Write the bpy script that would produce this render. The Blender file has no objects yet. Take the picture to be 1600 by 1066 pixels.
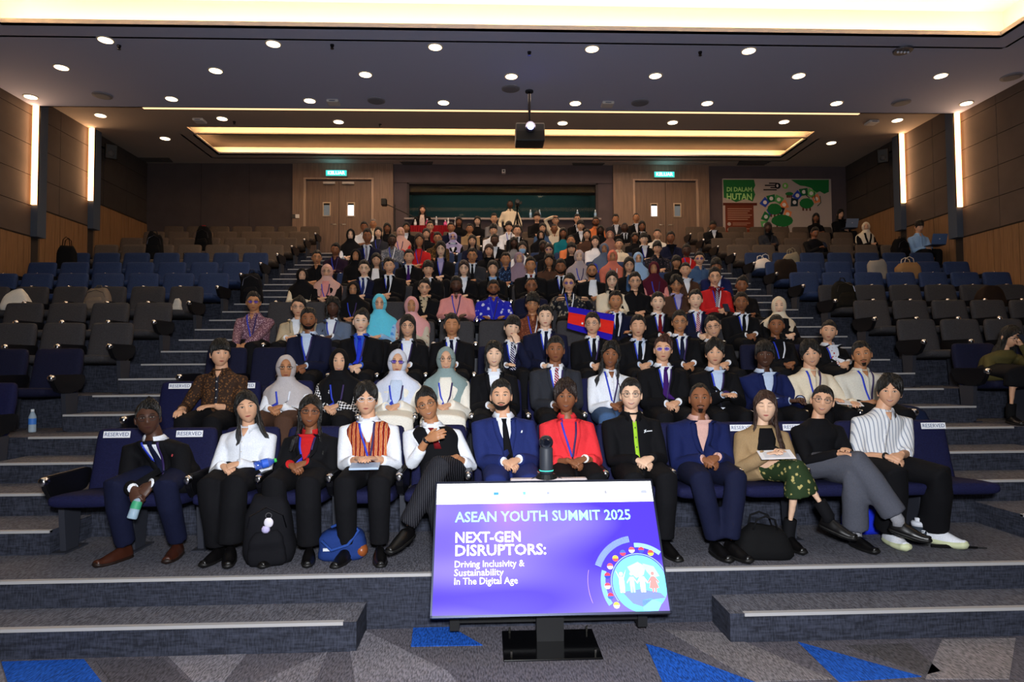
import bpy, bmesh, math, random
from mathutils import Vector, Matrix, noise
from mathutils.bvhtree import BVHTree
sc = bpy.context.scene
COL = sc.collection
random.seed(7)
PI = math.pi
# ---------------------------------------------------------------- camera
F, YAW, PIT, ROL = 1000.0, .0378, .0376, -.0069
CAM = Vector((-.47, 0, 1.737))
def ray(px, py):
    u = (px-800)/F; v = -(py-533)/F
    c, s = math.cos(ROL), math.sin(ROL); u, v = c*u-s*v, s*u+c*v
    cy, sy = math.cos(PIT), math.sin(PIT); fy = cy-v*sy; fz = sy+v*cy
    c, s = math.cos(YAW), math.sin(YAW)
    return Vector((u*c+fy*s, -u*s+fy*c, fz))
def at_x(px, py, X): d = ray(px, py); return CAM+d*((X-CAM.x)/d.x)
def at_y(px, py, Y): d = ray(px, py); return CAM+d*(Y/d.y)
def at_z(px, py, Z): d = ray(px, py); return CAM+d*((Z-CAM.z)/d.z)
cd = bpy.data.cameras.new('camera'); cam = bpy.data.objects.new('camera', cd); COL.objects.link(cam)
fw = ray(800, 533); rt = ray(1800, 533)-fw; up = ray(800, -467)-fw
mw = Matrix((rt.normalized(), up.normalized(), -fw.normalized())).transposed().to_4x4()
mw.translation = CAM; cam.matrix_world = mw
cd.sensor_width = 36; cd.lens = 36*F/1600; cd.clip_start = .05; cd.clip_end = 100
sc.camera = cam
# ---------------------------------------------------------------- light, exposure
sc.view_settings.view_transform = 'Standard'; sc.view_settings.look = 'None'
sc.view_settings.gamma = 1; sc.view_settings.use_curve_mapping = False
sc.view_settings.exposure = 0.0
w = bpy.data.worlds.new('world'); sc.world = w; w.use_nodes = True
w.node_tree.nodes['Background'].inputs[0].default_value = (.55, .6, .8, 1)
w.node_tree.nodes['Background'].inputs[1].default_value = .012
def area(name, loc, target, sx, sy, power, col):
    l = bpy.data.lights.new(name, 'AREA'); l.shape = 'RECTANGLE'; l.size = sx; l.size_y = sy
    l.energy = power; l.color = col
    o = bpy.data.objects.new(name, l); COL.objects.link(o); o.location = loc
    o.rotation_euler = (Vector(target)-Vector(loc)).to_track_quat('-Z', 'Y').to_euler()
    return o
WARM = (1, .70, .42)
area('flash_lamp', (-.35, -.25, 2.15), (-.1, 8, 2.1), .35, .25, 430, (.93, .96, 1))
# stage lamp, then unseen area lights added to carry the downlights' light
area('stage_lamp', (0, 4.5, 7.6), (0, 6.0, 0), 12, 3, 90, (1, .9, .8))
area('hall_fill', (0, 12.0, 7.04), (0, 12.0, 0), 10, 1.2, 170, (1, .72, .52))
area('hall_fill', (0, 16.2, 7.6), (0, 15.6, 0), 10, 1.0, 150, (1, .72, .52))
# ---------------------------------------------------------------- materials
def lin(h):
    if isinstance(h, str):
        h = h.lstrip('#'); h = ''.join(c*2 for c in h) if len(h) == 3 else h; h = tuple(int(h[i:i+2], 16)/255 for i in (0, 2, 4))
    return tuple(((c+.055)/1.055)**2.4 if c > .04045 else c/12.92 for c in h)+(1,)
MATS = {}
def mat(color, kind='plain', c2=None, rough=None, scale=None):
    key = (color, kind, c2, rough, scale)
    if key in MATS: return MATS[key]
    m = bpy.data.materials.new(kind+'_'+str(color).strip('#')); MATS[key] = m; m.use_nodes = True
    nt = m.node_tree; N = nt.nodes; L = nt.links; b = N['Principled BSDF']
    def node(t, **kw):
        n = N.new(t)
        for k, v in kw.items():
            if k in n.inputs: n.inputs[k].default_value = v
            else: setattr(n, k, v)
        return n
    col = lin(color); b.inputs['Base Color'].default_value = col
    R = {'plain': .55, 'cloth': .85, 'skin': .5, 'hair': .4, 'metal': .28, 'paint': .7, 'wood': .45, 'leather': .35, 'gloss': .12}.get(kind, .8)
    b.inputs['Roughness'].default_value = R if rough is None else rough
    if kind in ('skin', 'hair', 'gloss', 'leather', 'metal', 'plain', 'wood'): b.inputs['Specular IOR Level'].default_value = .4
    else: b.inputs['Specular IOR Level'].default_value = .15
    tc = node('ShaderNodeTexCoord'); co = tc.outputs['Object']
    def bump(src, strength, dist=.01):
        bp = node('ShaderNodeBump'); bp.inputs['Strength'].default_value = strength; bp.inputs['Distance'].default_value = dist
        L.new(src, bp.inputs['Height']); L.new(bp.outputs[0], b.inputs['Normal'])
    def noi(sc_, det=2, vec=co, rg=.5):
        n = node('ShaderNodeTexNoise'); n.inputs['Scale'].default_value = sc_; n.inputs['Detail'].default_value = det
        L.new(vec, n.inputs['Vector']); return n
    def mapping(s, r=(0, 0, 0)):
        mp = node('ShaderNodeMapping'); mp.inputs['Scale'].default_value = s; mp.inputs['Rotation'].default_value = r
        L.new(co, mp.inputs['Vector']); return mp.outputs[0]
    def ramp(src, stops, inter='LINEAR'):
        r = node('ShaderNodeValToRGB'); r.color_ramp.interpolation = inter
        e = r.color_ramp.elements
        while len(e) < len(stops): e.new(.5)
        for i, (p, c) in enumerate(stops): e[i].position = p; e[i].color = c
        L.new(src, r.inputs[0]); return r.outputs[0]
    def setc(s): L.new(s, b.inputs['Base Color'])
    dk = tuple(c*.72 for c in col[:3])+(1,); lt = tuple(min(1, c*1.2) for c in col[:3])+(1,)
    second = lin(c2) if c2 else dk
    if kind == 'metal': b.inputs['Metallic'].default_value = 1
    elif kind == 'cloth':
        n = noi(9, 3); bump(n.outputs[0], .35, .02)
        n2 = noi(110, 2); setc(ramp(n2.outputs[0], [(.3, tuple(c*.90 for c in col[:3])+(1,)), (.7, tuple(min(1, c*1.05) for c in col[:3])+(1,))]))
    elif kind == 'skin':
        n = noi(14, 2); setc(ramp(n.outputs[0], [(.3, tuple(c*.9 for c in col[:3])+(1,)), (.7, col)]))
        b.inputs['Subsurface Weight'].default_value = .06; b.inputs['Subsurface Radius'].default_value = (.02, .008, .004)
    elif kind == 'hair':
        n = noi(34, 3, mapping((3, 3, .3))); bump(n.outputs[0], 1.0, .03); b.inputs['Specular IOR Level'].default_value = .45
        setc(ramp(n.outputs[0], [(.35, dk), (.7, lt)]))
    elif kind == 'seat':
        n = noi(70, 3, mapping((1, 1, 3.5))); setc(ramp(n.outputs[0], [(.35, dk), (.65, lt)])); bump(n.outputs[0], .3, .004)
    elif kind == 'carpet':
        n = noi(38, 4, mapping((3.2, .7, .8), (0, 0, .5))); n2 = noi(3, 2)
        mx = node('ShaderNodeMix'); mx.data_type = 'RGBA'; mx.inputs[0].default_value = .35
        a = ramp(n.outputs[0], [(.36, tuple(c*.28 for c in col[:3])+(1,)), (.62, tuple(min(1, c*1.75) for c in col[:3])+(1,))])
        a2 = ramp(n2.outputs[0], [(.3, dk), (.7, lt)])
        L.new(a, mx.inputs[6]); L.new(a2, mx.inputs[7]); setc(mx.outputs[2]); bump(n.outputs[0], .5, .006)
    elif kind == 'riser':
        n = noi(40, 4, mapping((2.6, 2.6, .5))); n2 = noi(26, 3, mapping((.4, .4, 3)))
        ad = node('ShaderNodeMath', operation='ADD'); L.new(n.outputs[0], ad.inputs[0]); L.new(n2.outputs[0], ad.inputs[1])
        hv = node('ShaderNodeMath', operation='MULTIPLY'); hv.inputs[1].default_value = .5; L.new(ad.outputs[0], hv.inputs[0])
        setc(ramp(hv.outputs[0], [(.4, tuple(c*.5 for c in col[:3])+(1,)), (.62, tuple(min(1, c*1.4) for c in col[:3])+(1,))]))
    elif kind == 'wood':
        n = noi(6, 4, mapping((9, 9, .35))); setc(ramp(n.outputs[0], [(.3, dk), (.7, lt)]))
    elif kind == 'panel':
        n = noi(2.5, 3); setc(ramp(n.outputs[0], [(.3, tuple(c*.9 for c in col[:3])+(1,)), (.7, tuple(min(1, c*1.08) for c in col[:3])+(1,))]))
    elif kind in ('stripe', 'pin'):
        wv = node('ShaderNodeTexWave', wave_type='BANDS', bands_direction='X'); s_ = scale or 14
        wv.inputs['Scale'].default_value = s_; L.new(co, wv.inputs['Vector'])
        t0 = .80 if kind == 'stripe' else .93
        setc(ramp(wv.outputs['Fac'], [(t0, col), (t0+.06, second)]))
    elif kind == 'tie':
        wv = node('ShaderNodeTexWave', wave_type='BANDS', bands_direction='X'); wv.inputs['Scale'].default_value = 16
        L.new(mapping((1, 1, 1), (0, .8, 0)), wv.inputs['Vector']); setc(ramp(wv.outputs['Fac'], [(.55, col), (.62, second)], 'CONSTANT'))
    elif kind == 'check':
        ck = node('ShaderNodeTexChecker'); ck.inputs['Scale'].default_value = scale or 70; L.new(mapping((1, .001, 1), (0, .6, 0)), ck.inputs['Vector'])
        ck.inputs['Color1'].default_value = col; ck.inputs['Color2'].default_value = second; setc(ck.outputs[0])
    elif kind in ('batik', 'floral'):
        vo = node('ShaderNodeTexVoronoi'); vo.inputs['Scale'].default_value = scale or 38; L.new(co, vo.inputs['Vector'])
        n = noi((scale or 38)*1.4, 4)
        ad = node('ShaderNodeMath', operation='ADD'); L.new(vo.outputs['Distance'], ad.inputs[0]); L.new(n.outputs[0], ad.inputs[1])
        a, c_ = (.78, .9) if kind == 'batik' else (.68, .78)
        setc(ramp(ad.outputs[0], [(a, second), (c_, col)]))
    elif kind == 'songket':
        wv = node('ShaderNodeTexWave', wave_type='BANDS', bands_direction='X'); wv.inputs['Scale'].default_value = 9; wv.inputs['Distortion'].default_value = 0
        L.new(co, wv.inputs['Vector'])
        n = noi(60, 3, mapping((1, 1, .5))); ad = node('ShaderNodeMath', operation='ADD'); L.new(wv.outputs['Fac'], ad.inputs[0]); L.new(n.outputs[0], ad.inputs[1])
        setc(ramp(ad.outputs[0], [(.55, col), (.85, second), (1.05, lin('#e8d2a8')), (1.3, lin('#7c2018'))]))
    elif kind == 'glass':
        b.inputs['Transmission Weight'].default_value = 1; b.inputs['Roughness'].default_value = .03; b.inputs['IOR'].default_value = 1.3
    elif kind == 'lens':
        b.inputs['Alpha'].default_value = .55; b.inputs['Roughness'].default_value = .08; b.inputs['Specular IOR Level'].default_value = .8
    elif kind == 'lensclear':
        b.inputs['Alpha'].default_value = .12; b.inputs['Roughness'].default_value = .05; b.inputs['Specular IOR Level'].default_value = .8
    elif kind == 'emit':
        b.inputs['Emission Color'].default_value = col; b.inputs['Emission Strength'].default_value = scale or 5
    return m
# ---------------------------------------------------------------- mesh helpers
class MB:
    def __init__(s): s.v = []; s.f = []; s.m = []
    def add(s, vs, fs, mi=0, mtx=None):
        o = len(s.v); s.v += [tuple(mtx @ Vector(v)) if mtx else tuple(v) for v in vs]
        s.f += [tuple(i+o for i in f) for f in fs]; s.m += [mi]*len(fs); return s
    def box(s, x0, x1, y0, y1, z0, z1, mi=0, mtx=None):
        return s.add([(x0,y0,z0),(x1,y0,z0),(x1,y1,z0),(x0,y1,z0),(x0,y0,z1),(x1,y0,z1),(x1,y1,z1),(x0,y1,z1)],
                     [(0,3,2,1),(4,5,6,7),(0,1,5,4),(1,2,6,5),(2,3,7,6),(3,0,4,7)], mi, mtx)
    def loft(s, rings, cap=True, mi=0, mtx=None, closed=True):
        n = len(rings[0]); vs = [p for r in rings for p in r]; fs = []
        for i in range(len(rings)-1):
            for j in range(n if closed else n-1):
                k = (j+1) % n; fs.append((i*n+j, i*n+k, (i+1)*n+k, (i+1)*n+j))
        if cap and closed:
            fs.append(tuple(range(n-1, -1, -1))); fs.append(tuple((len(rings)-1)*n+j for j in range(n)))
        return s.add(vs, fs, mi, mtx)
    def tube(s, path, rad, seg=8, cap=True, mi=0, mtx=None, ref=(0, 0, 1)):
        path = [Vector(p) for p in path]; rings = []; ref = Vector(ref)
        for i, p in enumerate(path):
            t = (path[min(i+1, len(path)-1)]-path[max(i-1, 0)]).normalized()
            if i == 0:
                a = t.cross(ref)
                if a.length < .05: a = t.cross(Vector((0, 1, 0)))
            else: a = pa-t*pa.dot(t)
            a.normalize(); pa = a.copy(); b_ = a.cross(t).normalized()
            r = rad[i] if isinstance(rad, (list, tuple)) else rad
            ra, rb = r if isinstance(r, (list, tuple)) else (r, r)
            rings.append([p+a*(ra*math.cos(2*PI*j/seg))+b_*(rb*math.sin(2*PI*j/seg)) for j in range(seg)])
        return s.loft(rings, cap, mi, mtx)
    def ball(s, c, r, nu=12, nv=8, mi=0, mtx=None):
        r = r if isinstance(r, (list, tuple)) else (r, r, r); rings = []
        for i in range(1, nv):
            th = PI*i/nv
            rings.append([(c[0]+r[0]*math.sin(th)*math.cos(2*PI*j/nu), c[1]+r[1]*math.sin(th)*math.sin(2*PI*j/nu), c[2]-r[2]*math.cos(th)) for j in range(nu)])
        return s.loft(rings, True, mi, mtx)
    def prism(s, prof, axis, a0, a1, mi=0, mtx=None):
        # profile of 2D points extruded along axis; axis 'x': (y,z), 'y': (x,z), 'z': (x,y)
        def P(p, a): return (a, p[0], p[1]) if axis == 'x' else (p[0], a, p[1]) if axis == 'y' else (p[0], p[1], a)
        n = len(prof); vs = [P(p, a0) for p in prof]+[P(p, a1) for p in prof]
        fs = [tuple(range(n)), tuple(range(2*n-1, n-1, -1))]+[(i, i+n, (i+1) % n+n, (i+1) % n) for i in range(n)]
        return s.add(vs, fs, mi, mtx)
    def mesh(s, name, smooth=False, fix=True):
        me = bpy.data.meshes.new(name); me.from_pydata(s.v, [], s.f); me.polygons.foreach_set('material_index', s.m)
        if fix:
            bm = bmesh.new(); bm.from_mesh(me); bmesh.ops.recalc_face_normals(bm, faces=bm.faces); bm.to_mesh(me); bm.free()
        if smooth: me.polygons.foreach_set('use_smooth', [True]*len(me.polygons))
        me.update(); return me
    def obj(s, name, m, parent=None, smooth=False):
        return mobj(name, s.mesh(name, smooth), m, parent)
def mobj(name, me, m, parent=None):
    o = bpy.data.objects.new(name, me); COL.objects.link(o)
    ms = m if isinstance(m, (list, tuple)) else [m]
    if len(me.materials) < len(ms):
        while len(me.materials) < len(ms): me.materials.append(ms[len(me.materials)])
    for i, q in enumerate(ms):
        if me.materials[i] != q:
            o.material_slots[i].link = 'OBJECT'; o.material_slots[i].material = q
    if parent: o.parent = parent
    return o
def tag(o, label, cat, group=None):
    o['label'] = label; o['category'] = cat
    if group: o['group'] = group
    return o
def thing(name, label, cat, loc=(0, 0, 0), rz=0, group=None):
    o = bpy.data.objects.new(name, None); COL.objects.link(o); o.location = loc; o.rotation_euler = (0, 0, rz); o.empty_display_size = .1
    return tag(o, label, cat, group)
def struct(o, label=None):
    o['kind'] = 'structure'
    if label: o['label'] = label
    return o
def rbox(x0, x1, y0, y1, z0, z1, r=.02, seg=3):
    """box with rounded edges as MB (bevelled through bmesh)"""
    bm = bmesh.new(); bmesh.ops.create_cube(bm, size=1)
    for v in bm.verts: v.co = Vector(((x0+x1)/2+v.co.x*(x1-x0), (y0+y1)/2+v.co.y*(y1-y0), (z0+z1)/2+v.co.z*(z1-z0)))
    bmesh.ops.bevel(bm, geom=list(bm.edges), offset=r, segments=seg, affect='EDGES', profile=.5)
    bm.verts.index_update(); m = MB(); m.add([v.co[:] for v in bm.verts], [tuple(v.index for v in f.verts) for f in bm.faces]); bm.free(); return m
def text_mesh(txt, size, align='CENTER', extrude=.001, name='text', shear=0, bold=0):
    c = bpy.data.curves.new(name, 'FONT'); c.body = txt; c.size = size; c.align_x = align; c.align_y = 'CENTER'; c.extrude = extrude; c.shear = shear; c.offset = bold
    c.resolution_u = 2
    o = bpy.data.objects.new(name, c); COL.objects.link(o)
    bpy.context.view_layer.update()
    me = bpy.data.meshes.new_from_object(o.evaluated_get(bpy.context.evaluated_depsgraph_get()))
    bpy.data.objects.remove(o); bpy.data.curves.remove(c); return me
# ================================================================ STRUCTURE
W = 9.78; YB = 17.7; R_ = .178
def edge(k): return 4.327 if k == 0 else 4.418+k
def plat(k): return .356*(k+1)
NROW = 13
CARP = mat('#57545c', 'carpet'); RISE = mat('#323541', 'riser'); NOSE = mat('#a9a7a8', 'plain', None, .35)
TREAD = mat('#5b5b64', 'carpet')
fl = struct(MB().box(-W, W, -3.5, 4.6, -.2, 0).obj('floor', CARP))
def floor_patch(pts, color):
    q = [at_z(x, y, 0) for x, y in pts]
    m = MB(); m.prism([(p.x, p.y) for p in q], 'z', 0.0, .004); m.obj('carpet_patch', mat(color, 'carpet'), fl)
BLUE = '#1a4ea8'
for pts, c in [([(2,1035),(131,1031),(185,1100),(22,1100)], BLUE), ([(646,979),(702,979),(754,1009),(642,1011)], BLUE),
               ([(1009,1007),(1039,1015),(1172,1064),(1270,1100),(1050,1100)], BLUE), ([(1247,1004),(1440,1058),(1311,1066)], BLUE),
               ([(568,985),(700,1050),(740,1100),(560,1100),(547,1019)], '#706d75'), ([(262,1027),(385,1023),(350,1066),(302,1066)], '#75727a'),
               ([(398,1070),(512,1019),(490,1070)], '#6d6a72'), ([(1472,1000),(1587,998),(1577,1062),(1446,1062)], '#7a7578'),
               ([(1040,985),(1130,990),(1300,1062),(1180,1066)], '#6c686c'), ([(1320,1010),(1420,1006),(1470,1050),(1445,1056)], '#48464a'),
               ([(150,1034),(255,1030),(300,1070),(190,1090)], '#4a4850'), ([(-80,1036),(0,1035),(16,1100),(-80,1100)], '#6d6a72')]:
    floor_patch(pts, c)
def nosing(parent, x0, x1, y, z):
    MB().box(x0, x1, y-.010, y+.026, z-.016, z+.004).obj('nosing', NOSE, parent)
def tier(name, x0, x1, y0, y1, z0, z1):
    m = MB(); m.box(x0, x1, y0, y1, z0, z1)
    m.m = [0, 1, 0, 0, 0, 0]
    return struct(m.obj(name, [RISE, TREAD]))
for k in range(NROW):
    y1 = edge(k+1)+.02 if k < NROW-1 else YB
    t = tier('floor_tier', -W, W, edge(k), y1, max(0, plat(k)-.75), plat(k))
    if k == 0: nosing(t, -W, W, edge(0), plat(0))
    else:
        nosing(t, -4.93, -3.72, edge(k), plat(k)); nosing(t, 3.72, 4.93, edge(k), plat(k))
    if k < NROW-1:
        for s in (-1, 1):
            a, b = sorted((s*4.93, s*3.72))
            st = tier('aisle_step', a, b, 4.918+k, edge(k+1), plat(k), plat(k)+R_)
            nosing(st, a, b, 4.918+k, plat(k)+R_)
for x0, x1, n0, n1 in ((-W, -1.28, -W, -1.36), (1.03, W, 1.12, W)):
    st = tier('front_step', x0, x1, 3.9986, 4.327, 0, R_); nosing(st, n0, n1, 3.9986, R_)
# ---- side walls: wood wainscot stepping up in bays, fabric panels, light strips on fins
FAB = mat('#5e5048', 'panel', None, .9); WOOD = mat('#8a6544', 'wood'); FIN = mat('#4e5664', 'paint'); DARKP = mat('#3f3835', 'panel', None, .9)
LED = mat('#ffb877', 'emit', None, None, 9)
for s, nm in ((-1, 'left'), (1, 'right')):
    wl = struct(MB().box(*sorted((s*W, s*(W+.3))), -3.5, YB+.3, -.2, 8.2).obj('wall_'+nm, mat('#3a332f', 'paint')))
    def slab(name, y0, y1, z0, z1, m, th): 
        return MB().box(*sorted((s*(W-th), s*W)), y0, y1, z0, z1).obj(name, m, wl)
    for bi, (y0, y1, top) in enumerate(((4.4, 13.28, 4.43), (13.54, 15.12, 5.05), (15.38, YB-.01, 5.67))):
        y = y0
        while y < y1-.01:
            ye = min(y+.155, y1); slab('wood_slat', y+.004, ye-.004, .4, top-.03, WOOD, .035+.006*(int(y*100) % 2)); y = ye
        slab('wainscot_rail', y0, y1, top-.03, top, mat('#2a211b', 'paint'), .03)
        zc = [z for z in (4.43, 5.05, 5.67, 6.29, 6.91, 7.45) if z >= top-.01]
        ys = [y1-.99*i for i in range(int((y1-y0)/.99)+1)]+[y0]
        for i in range(len(ys)-1):
            if ys[i]-ys[i+1] < .05: continue
            for j in range(len(zc)-1):
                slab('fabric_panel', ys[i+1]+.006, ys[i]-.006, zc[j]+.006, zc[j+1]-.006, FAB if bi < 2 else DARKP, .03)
    for y, zb, zt in ((13.28, 5.07, 7.1), (15.12, 5.63, 7.33)):
        slab('fin', y, y+.26, zb-.65, 7.4, FIN, .16)
        lamp = thing('wall_light_strip', 'tall glowing warm light strip on the wall %s the mural, %s' % ('away from' if s < 0 else 'beside', 'nearer the stage' if y < 14 else 'nearer the back doors'), 'wall light', (s*W, y, zb))
        MB().box(*sorted((-s*.17, -s*.045)), -.035, -.002, 0, zt-zb).obj('diffuser', LED, lamp)
        MB().box(*sorted((-s*.18, -s*.17)), -.035, 0, -.01, zt-zb).obj('trim', mat('#8a7a68', 'metal'), lamp)
        l = area('strip_lamp', (s*(W-.12), y-.06, (zb+zt)/2), (s*(W-.4), y-1, (zb+zt)/2), .06, zt-zb, 9, WARM); l.parent = None
    sp = thing('wall_speaker', 'black loudspeaker high on the wall %s the mural' % ('away from' if s < 0 else 'beside'), 'loudspeaker', (s*9.52, 15.6, 6.95))
    q = rbox(-.13, .13, -.12, .12, -.18, .18, .03); q.obj('cabinet', mat('#0d0d0f', 'plain'), sp)
    MB().ball((0, -.11, -.05), (.085, .02, .085)).obj('cone', mat('#26262a', 'plain'), sp, True)
    MB().tube([(0, 0, 0), (s*.2, .02, .08)], .02).obj('bracket', mat('#1a1a1c', 'metal'), sp)
    sp.rotation_euler = (.25, 0, -s*.6)
# ---- back wall
BW = mat('#51474a', 'panel', None, .9); WD = mat('#7a6253', 'wood')
bw = struct(MB().box(-W, -2.65, YB, YB+.25, 4.0, 8.2).box(2.6, W, YB, YB+.25, 4.0, 8.2).box(-2.65, 2.6, YB, YB+.25, 4.0, 5.81).box(-2.65, 2.6, YB, YB+.25, 6.79, 8.2).obj('wall_back', BW))
for x0, x1 in ((-W+.05, -8.3), (-8.29, -7.0), (-6.99, -5.82)):
    MB().box(x0, x1, YB-.03, YB, 4.65, 7.33).obj('wall_panel', mat('#463d3d', 'panel', None, .9), bw)
for x0, x1 in ((-3.04, -1.3), (-1.29, .0), (.01, 1.3), (1.31, 3.04)):
    MB().box(x0, x1, YB-.02, YB, 6.82, 7.33).obj('wall_panel', BW, bw)
for di, (a, b, x0, x1) in enumerate(((-5.8, -3.06, -5.47, -3.62), (3.06, 5.77, 3.64, 5.43))):
    MB().box(a, x0, YB-.1, YB, 4.628, 7.33).obj('wood_panel', WD, bw); MB().box(x1, b, YB-.1, YB, 4.628, 7.33).obj('wood_panel', WD, bw)
    MB().box(x0, x1, YB-.1, YB, 6.88, 7.33).obj('wood_panel', WD, bw)
    dr = thing('door_%d' % (di+1), 'brown wooden double door with two small windows, %s' % ('beyond the seats by the black headscarf sitters' if di == 0 else 'beside the green mural'), 'door', ((x0+x1)/2, YB-.06, 4.628))
    del dr['category']; dr['kind'] = 'structure'; dr['label'] = 'brown wooden double door with two small vision panels under a green exit sign'
    hw = (x1-x0)/2; H = 2.25
    fr = mat('#a58a76', 'wood')
    for s in (-1, 1):
        MB().box(s*hw-.03, s*hw+.03, -.06, .04, 0, H).obj('door_frame', fr, dr)
        lf = MB().box(*sorted((s*.006, s*(hw-.03))), -.01, .03, .01, H-.04).obj('door_leaf', mat('#6d5648', 'wood'), dr)
        cx = s*.33
        MB().box(cx-.11, cx-.08, -.03, -.01, 1.22, 1.62).box(cx+.08, cx+.11, -.03, -.01, 1.22, 1.62).box(cx-.08, cx+.08, -.03, -.01, 1.22, 1.25).box(cx-.08, cx+.08, -.03, -.01, 1.59, 1.62).obj('vision_frame', mat('#b9a99c', 'metal'), lf)
        lit = (di == 0 and s == 1) or (di == 1 and s == -1)
        MB().box(cx-.08, cx+.08, -.02, -.012, 1.25, 1.54 if lit else 1.59).obj('vision_pane', mat('#e6efff', 'emit', None, None, 1.6) if lit else mat('#6a7680', 'emit', None, None, .25), lf)
        MB().box(cx-.08, cx+.08, -.021, -.012, 1.54, 1.59).obj('vision_pane', mat('#101216', 'gloss'), lf)
        MB().tube([(s*.07, -.01, 1.0), (s*.07, -.06, 1.0), (s*.2, -.06, 1.0)], .011).obj('door_handle', mat('#c8c4bc', 'metal'), lf, True)
        if di == 0: MB().box(*sorted((s*.1, s*.42)), -.07, -.01, H-.13, H-.07).obj('door_closer', mat('#b7aca2', 'paint'), lf)
    MB().box(-hw-.03, hw+.03, -.06, .04, H, H+.04).obj('door_frame', fr, dr)
    ex = thing('exit_sign', 'glowing green KELUAR exit sign above the %s double door' % ('panelled wall side' if di == 0 else 'mural side'), 'exit sign', ((x0+x1)/2-.05, YB-.16, 7.03))
    MB().box(-.29, .29, -.02, .05, -.085, .085).obj('sign_box', mat('#9aa', 'paint'), ex)
    MB().box(-.28, .28, -.025, -.02, -.075, .075).obj('sign_face', mat('#38c8bc', 'emit', None, None, 1.2), ex)
    me = text_mesh('KELUAR', .13, name='sign_text', bold=.002); me.transform(Matrix.Translation((0, -.03, 0)) @ Matrix.Rotation(PI/2, 4, 'X')); mobj('sign_text', me, mat('#f2ffff', 'emit', None, None, 2), ex)
    area('exit_lamp', ((x0+x1)/2-.05, YB-.3, 7.05), ((x0+x1)/2-.05, YB-.2, 7.33), .5, .1, .6, (.3, .9, 1))
# ---- control booth window
wn = struct(thing('window_1', 'wide dark control booth window in the back wall', 'x', (0, 0, 0))); del wn['category']
MB().box(-2.65, 2.6, YB+.05, YB+.06, 5.81, 6.79).obj('window_pane', mat('#182020', 'lensclear'), wn)
for a in ((-2.69, -2.63, 5.77, 6.82), (2.58, 2.64, 5.77, 6.82)): MB().box(a[0], a[1], YB-.03, YB+.1, a[2], a[3]).obj('window_frame', mat('#3c3638', 'paint'), wn)
MB().box(-2.69, 2.64, YB-.03, YB+.1, 6.78, 6.83).obj('window_frame', mat('#3c3638', 'paint'), wn)
MB().box(-2.75, 2.7, YB-.16, YB+.25, 5.76, 5.81).obj('window_sill', mat('#8d8382', 'paint'), wn)
bt = struct(MB().box(-2.9, 2.85, YB+2.2, YB+2.3, 4.6, 7.4).box(-2.9, -2.8, YB+.25, YB+2.2, 4.6, 7.4).box(2.75, 2.85, YB+.25, YB+2.2, 4.6, 7.4).box(-2.9, 2.85, YB+.25, YB+2.3, 4.55, 4.6).box(-2.9, 2.85, YB+.25, YB+2.3, 7.35, 7.45).obj('wall_booth', mat('#35504f', 'paint')))
struct(MB().box(-2.8, 2.75, YB+.3, YB+.6, 6.64, 7.3).obj('trim_1', mat('#0b1220', 'paint')))
area('booth_fill', (0, YB+1.4, 7.3), (0, YB+1.6, 5), 5, 1.6, 16, (.6, 1, .9))  # unseen area light added to brighten the booth interior
# ================================================================ CEILING
CE = mat('#b0b4d0', 'paint', None, .9); CE2 = mat('#a8988c', 'paint', None, .9); LIP = mat('#d8ccc8', 'paint'); COVE = mat('#f2e6cc', 'paint')
LEDC = mat('#ffd49c', 'emit', None, None, 24); LEDF = mat('#ffdfae', 'emit', None, None, 40)
ZF, ZR = 7.1, 7.33
ce = MB(); ce.box(-W, W, 10.07, 13.28, ZF, ZF+.03); ce.box(-W, -8.03, -3.5, 10.07, ZF, ZF+.03); ce.box(8.03, W, -3.5, 10.07, ZF, ZF+.03); ce.box(-W, W, -3.5, 1.5, ZF, ZF+.03)
ce.box(-W, W, 13.25, 13.28, ZF, ZR+.03)
cf = struct(ce.obj('ceiling', CE))
struct(MB().box(-W, W, -3.5, YB+.3, 8.15, 8.3).obj('ceiling_slab', mat('#2a2a2c', 'paint')))  # unseen slab added above the ceiling to block world light
c2 = MB()
c2.box(-W, W, 13.28, 14.98, ZR, ZR+.03); c2.box(-W, -7.45, 14.98, 15.38, ZR, ZR+.03); c2.box(7.45, W, 14.98, 15.38, ZR, ZR+.03); c2.box(-W, W, 15.38, 15.46, ZR, ZR+.03)
c2.box(-W, -7.52, 15.46, 16.93, ZR, ZR+.03); c2.box(7.52, W, 15.46, 16.93, ZR, ZR+.03); c2.box(-W, W, 16.93, YB, ZR, ZR+.03)
cr = struct(c2.obj('ceiling', CE2))
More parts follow.
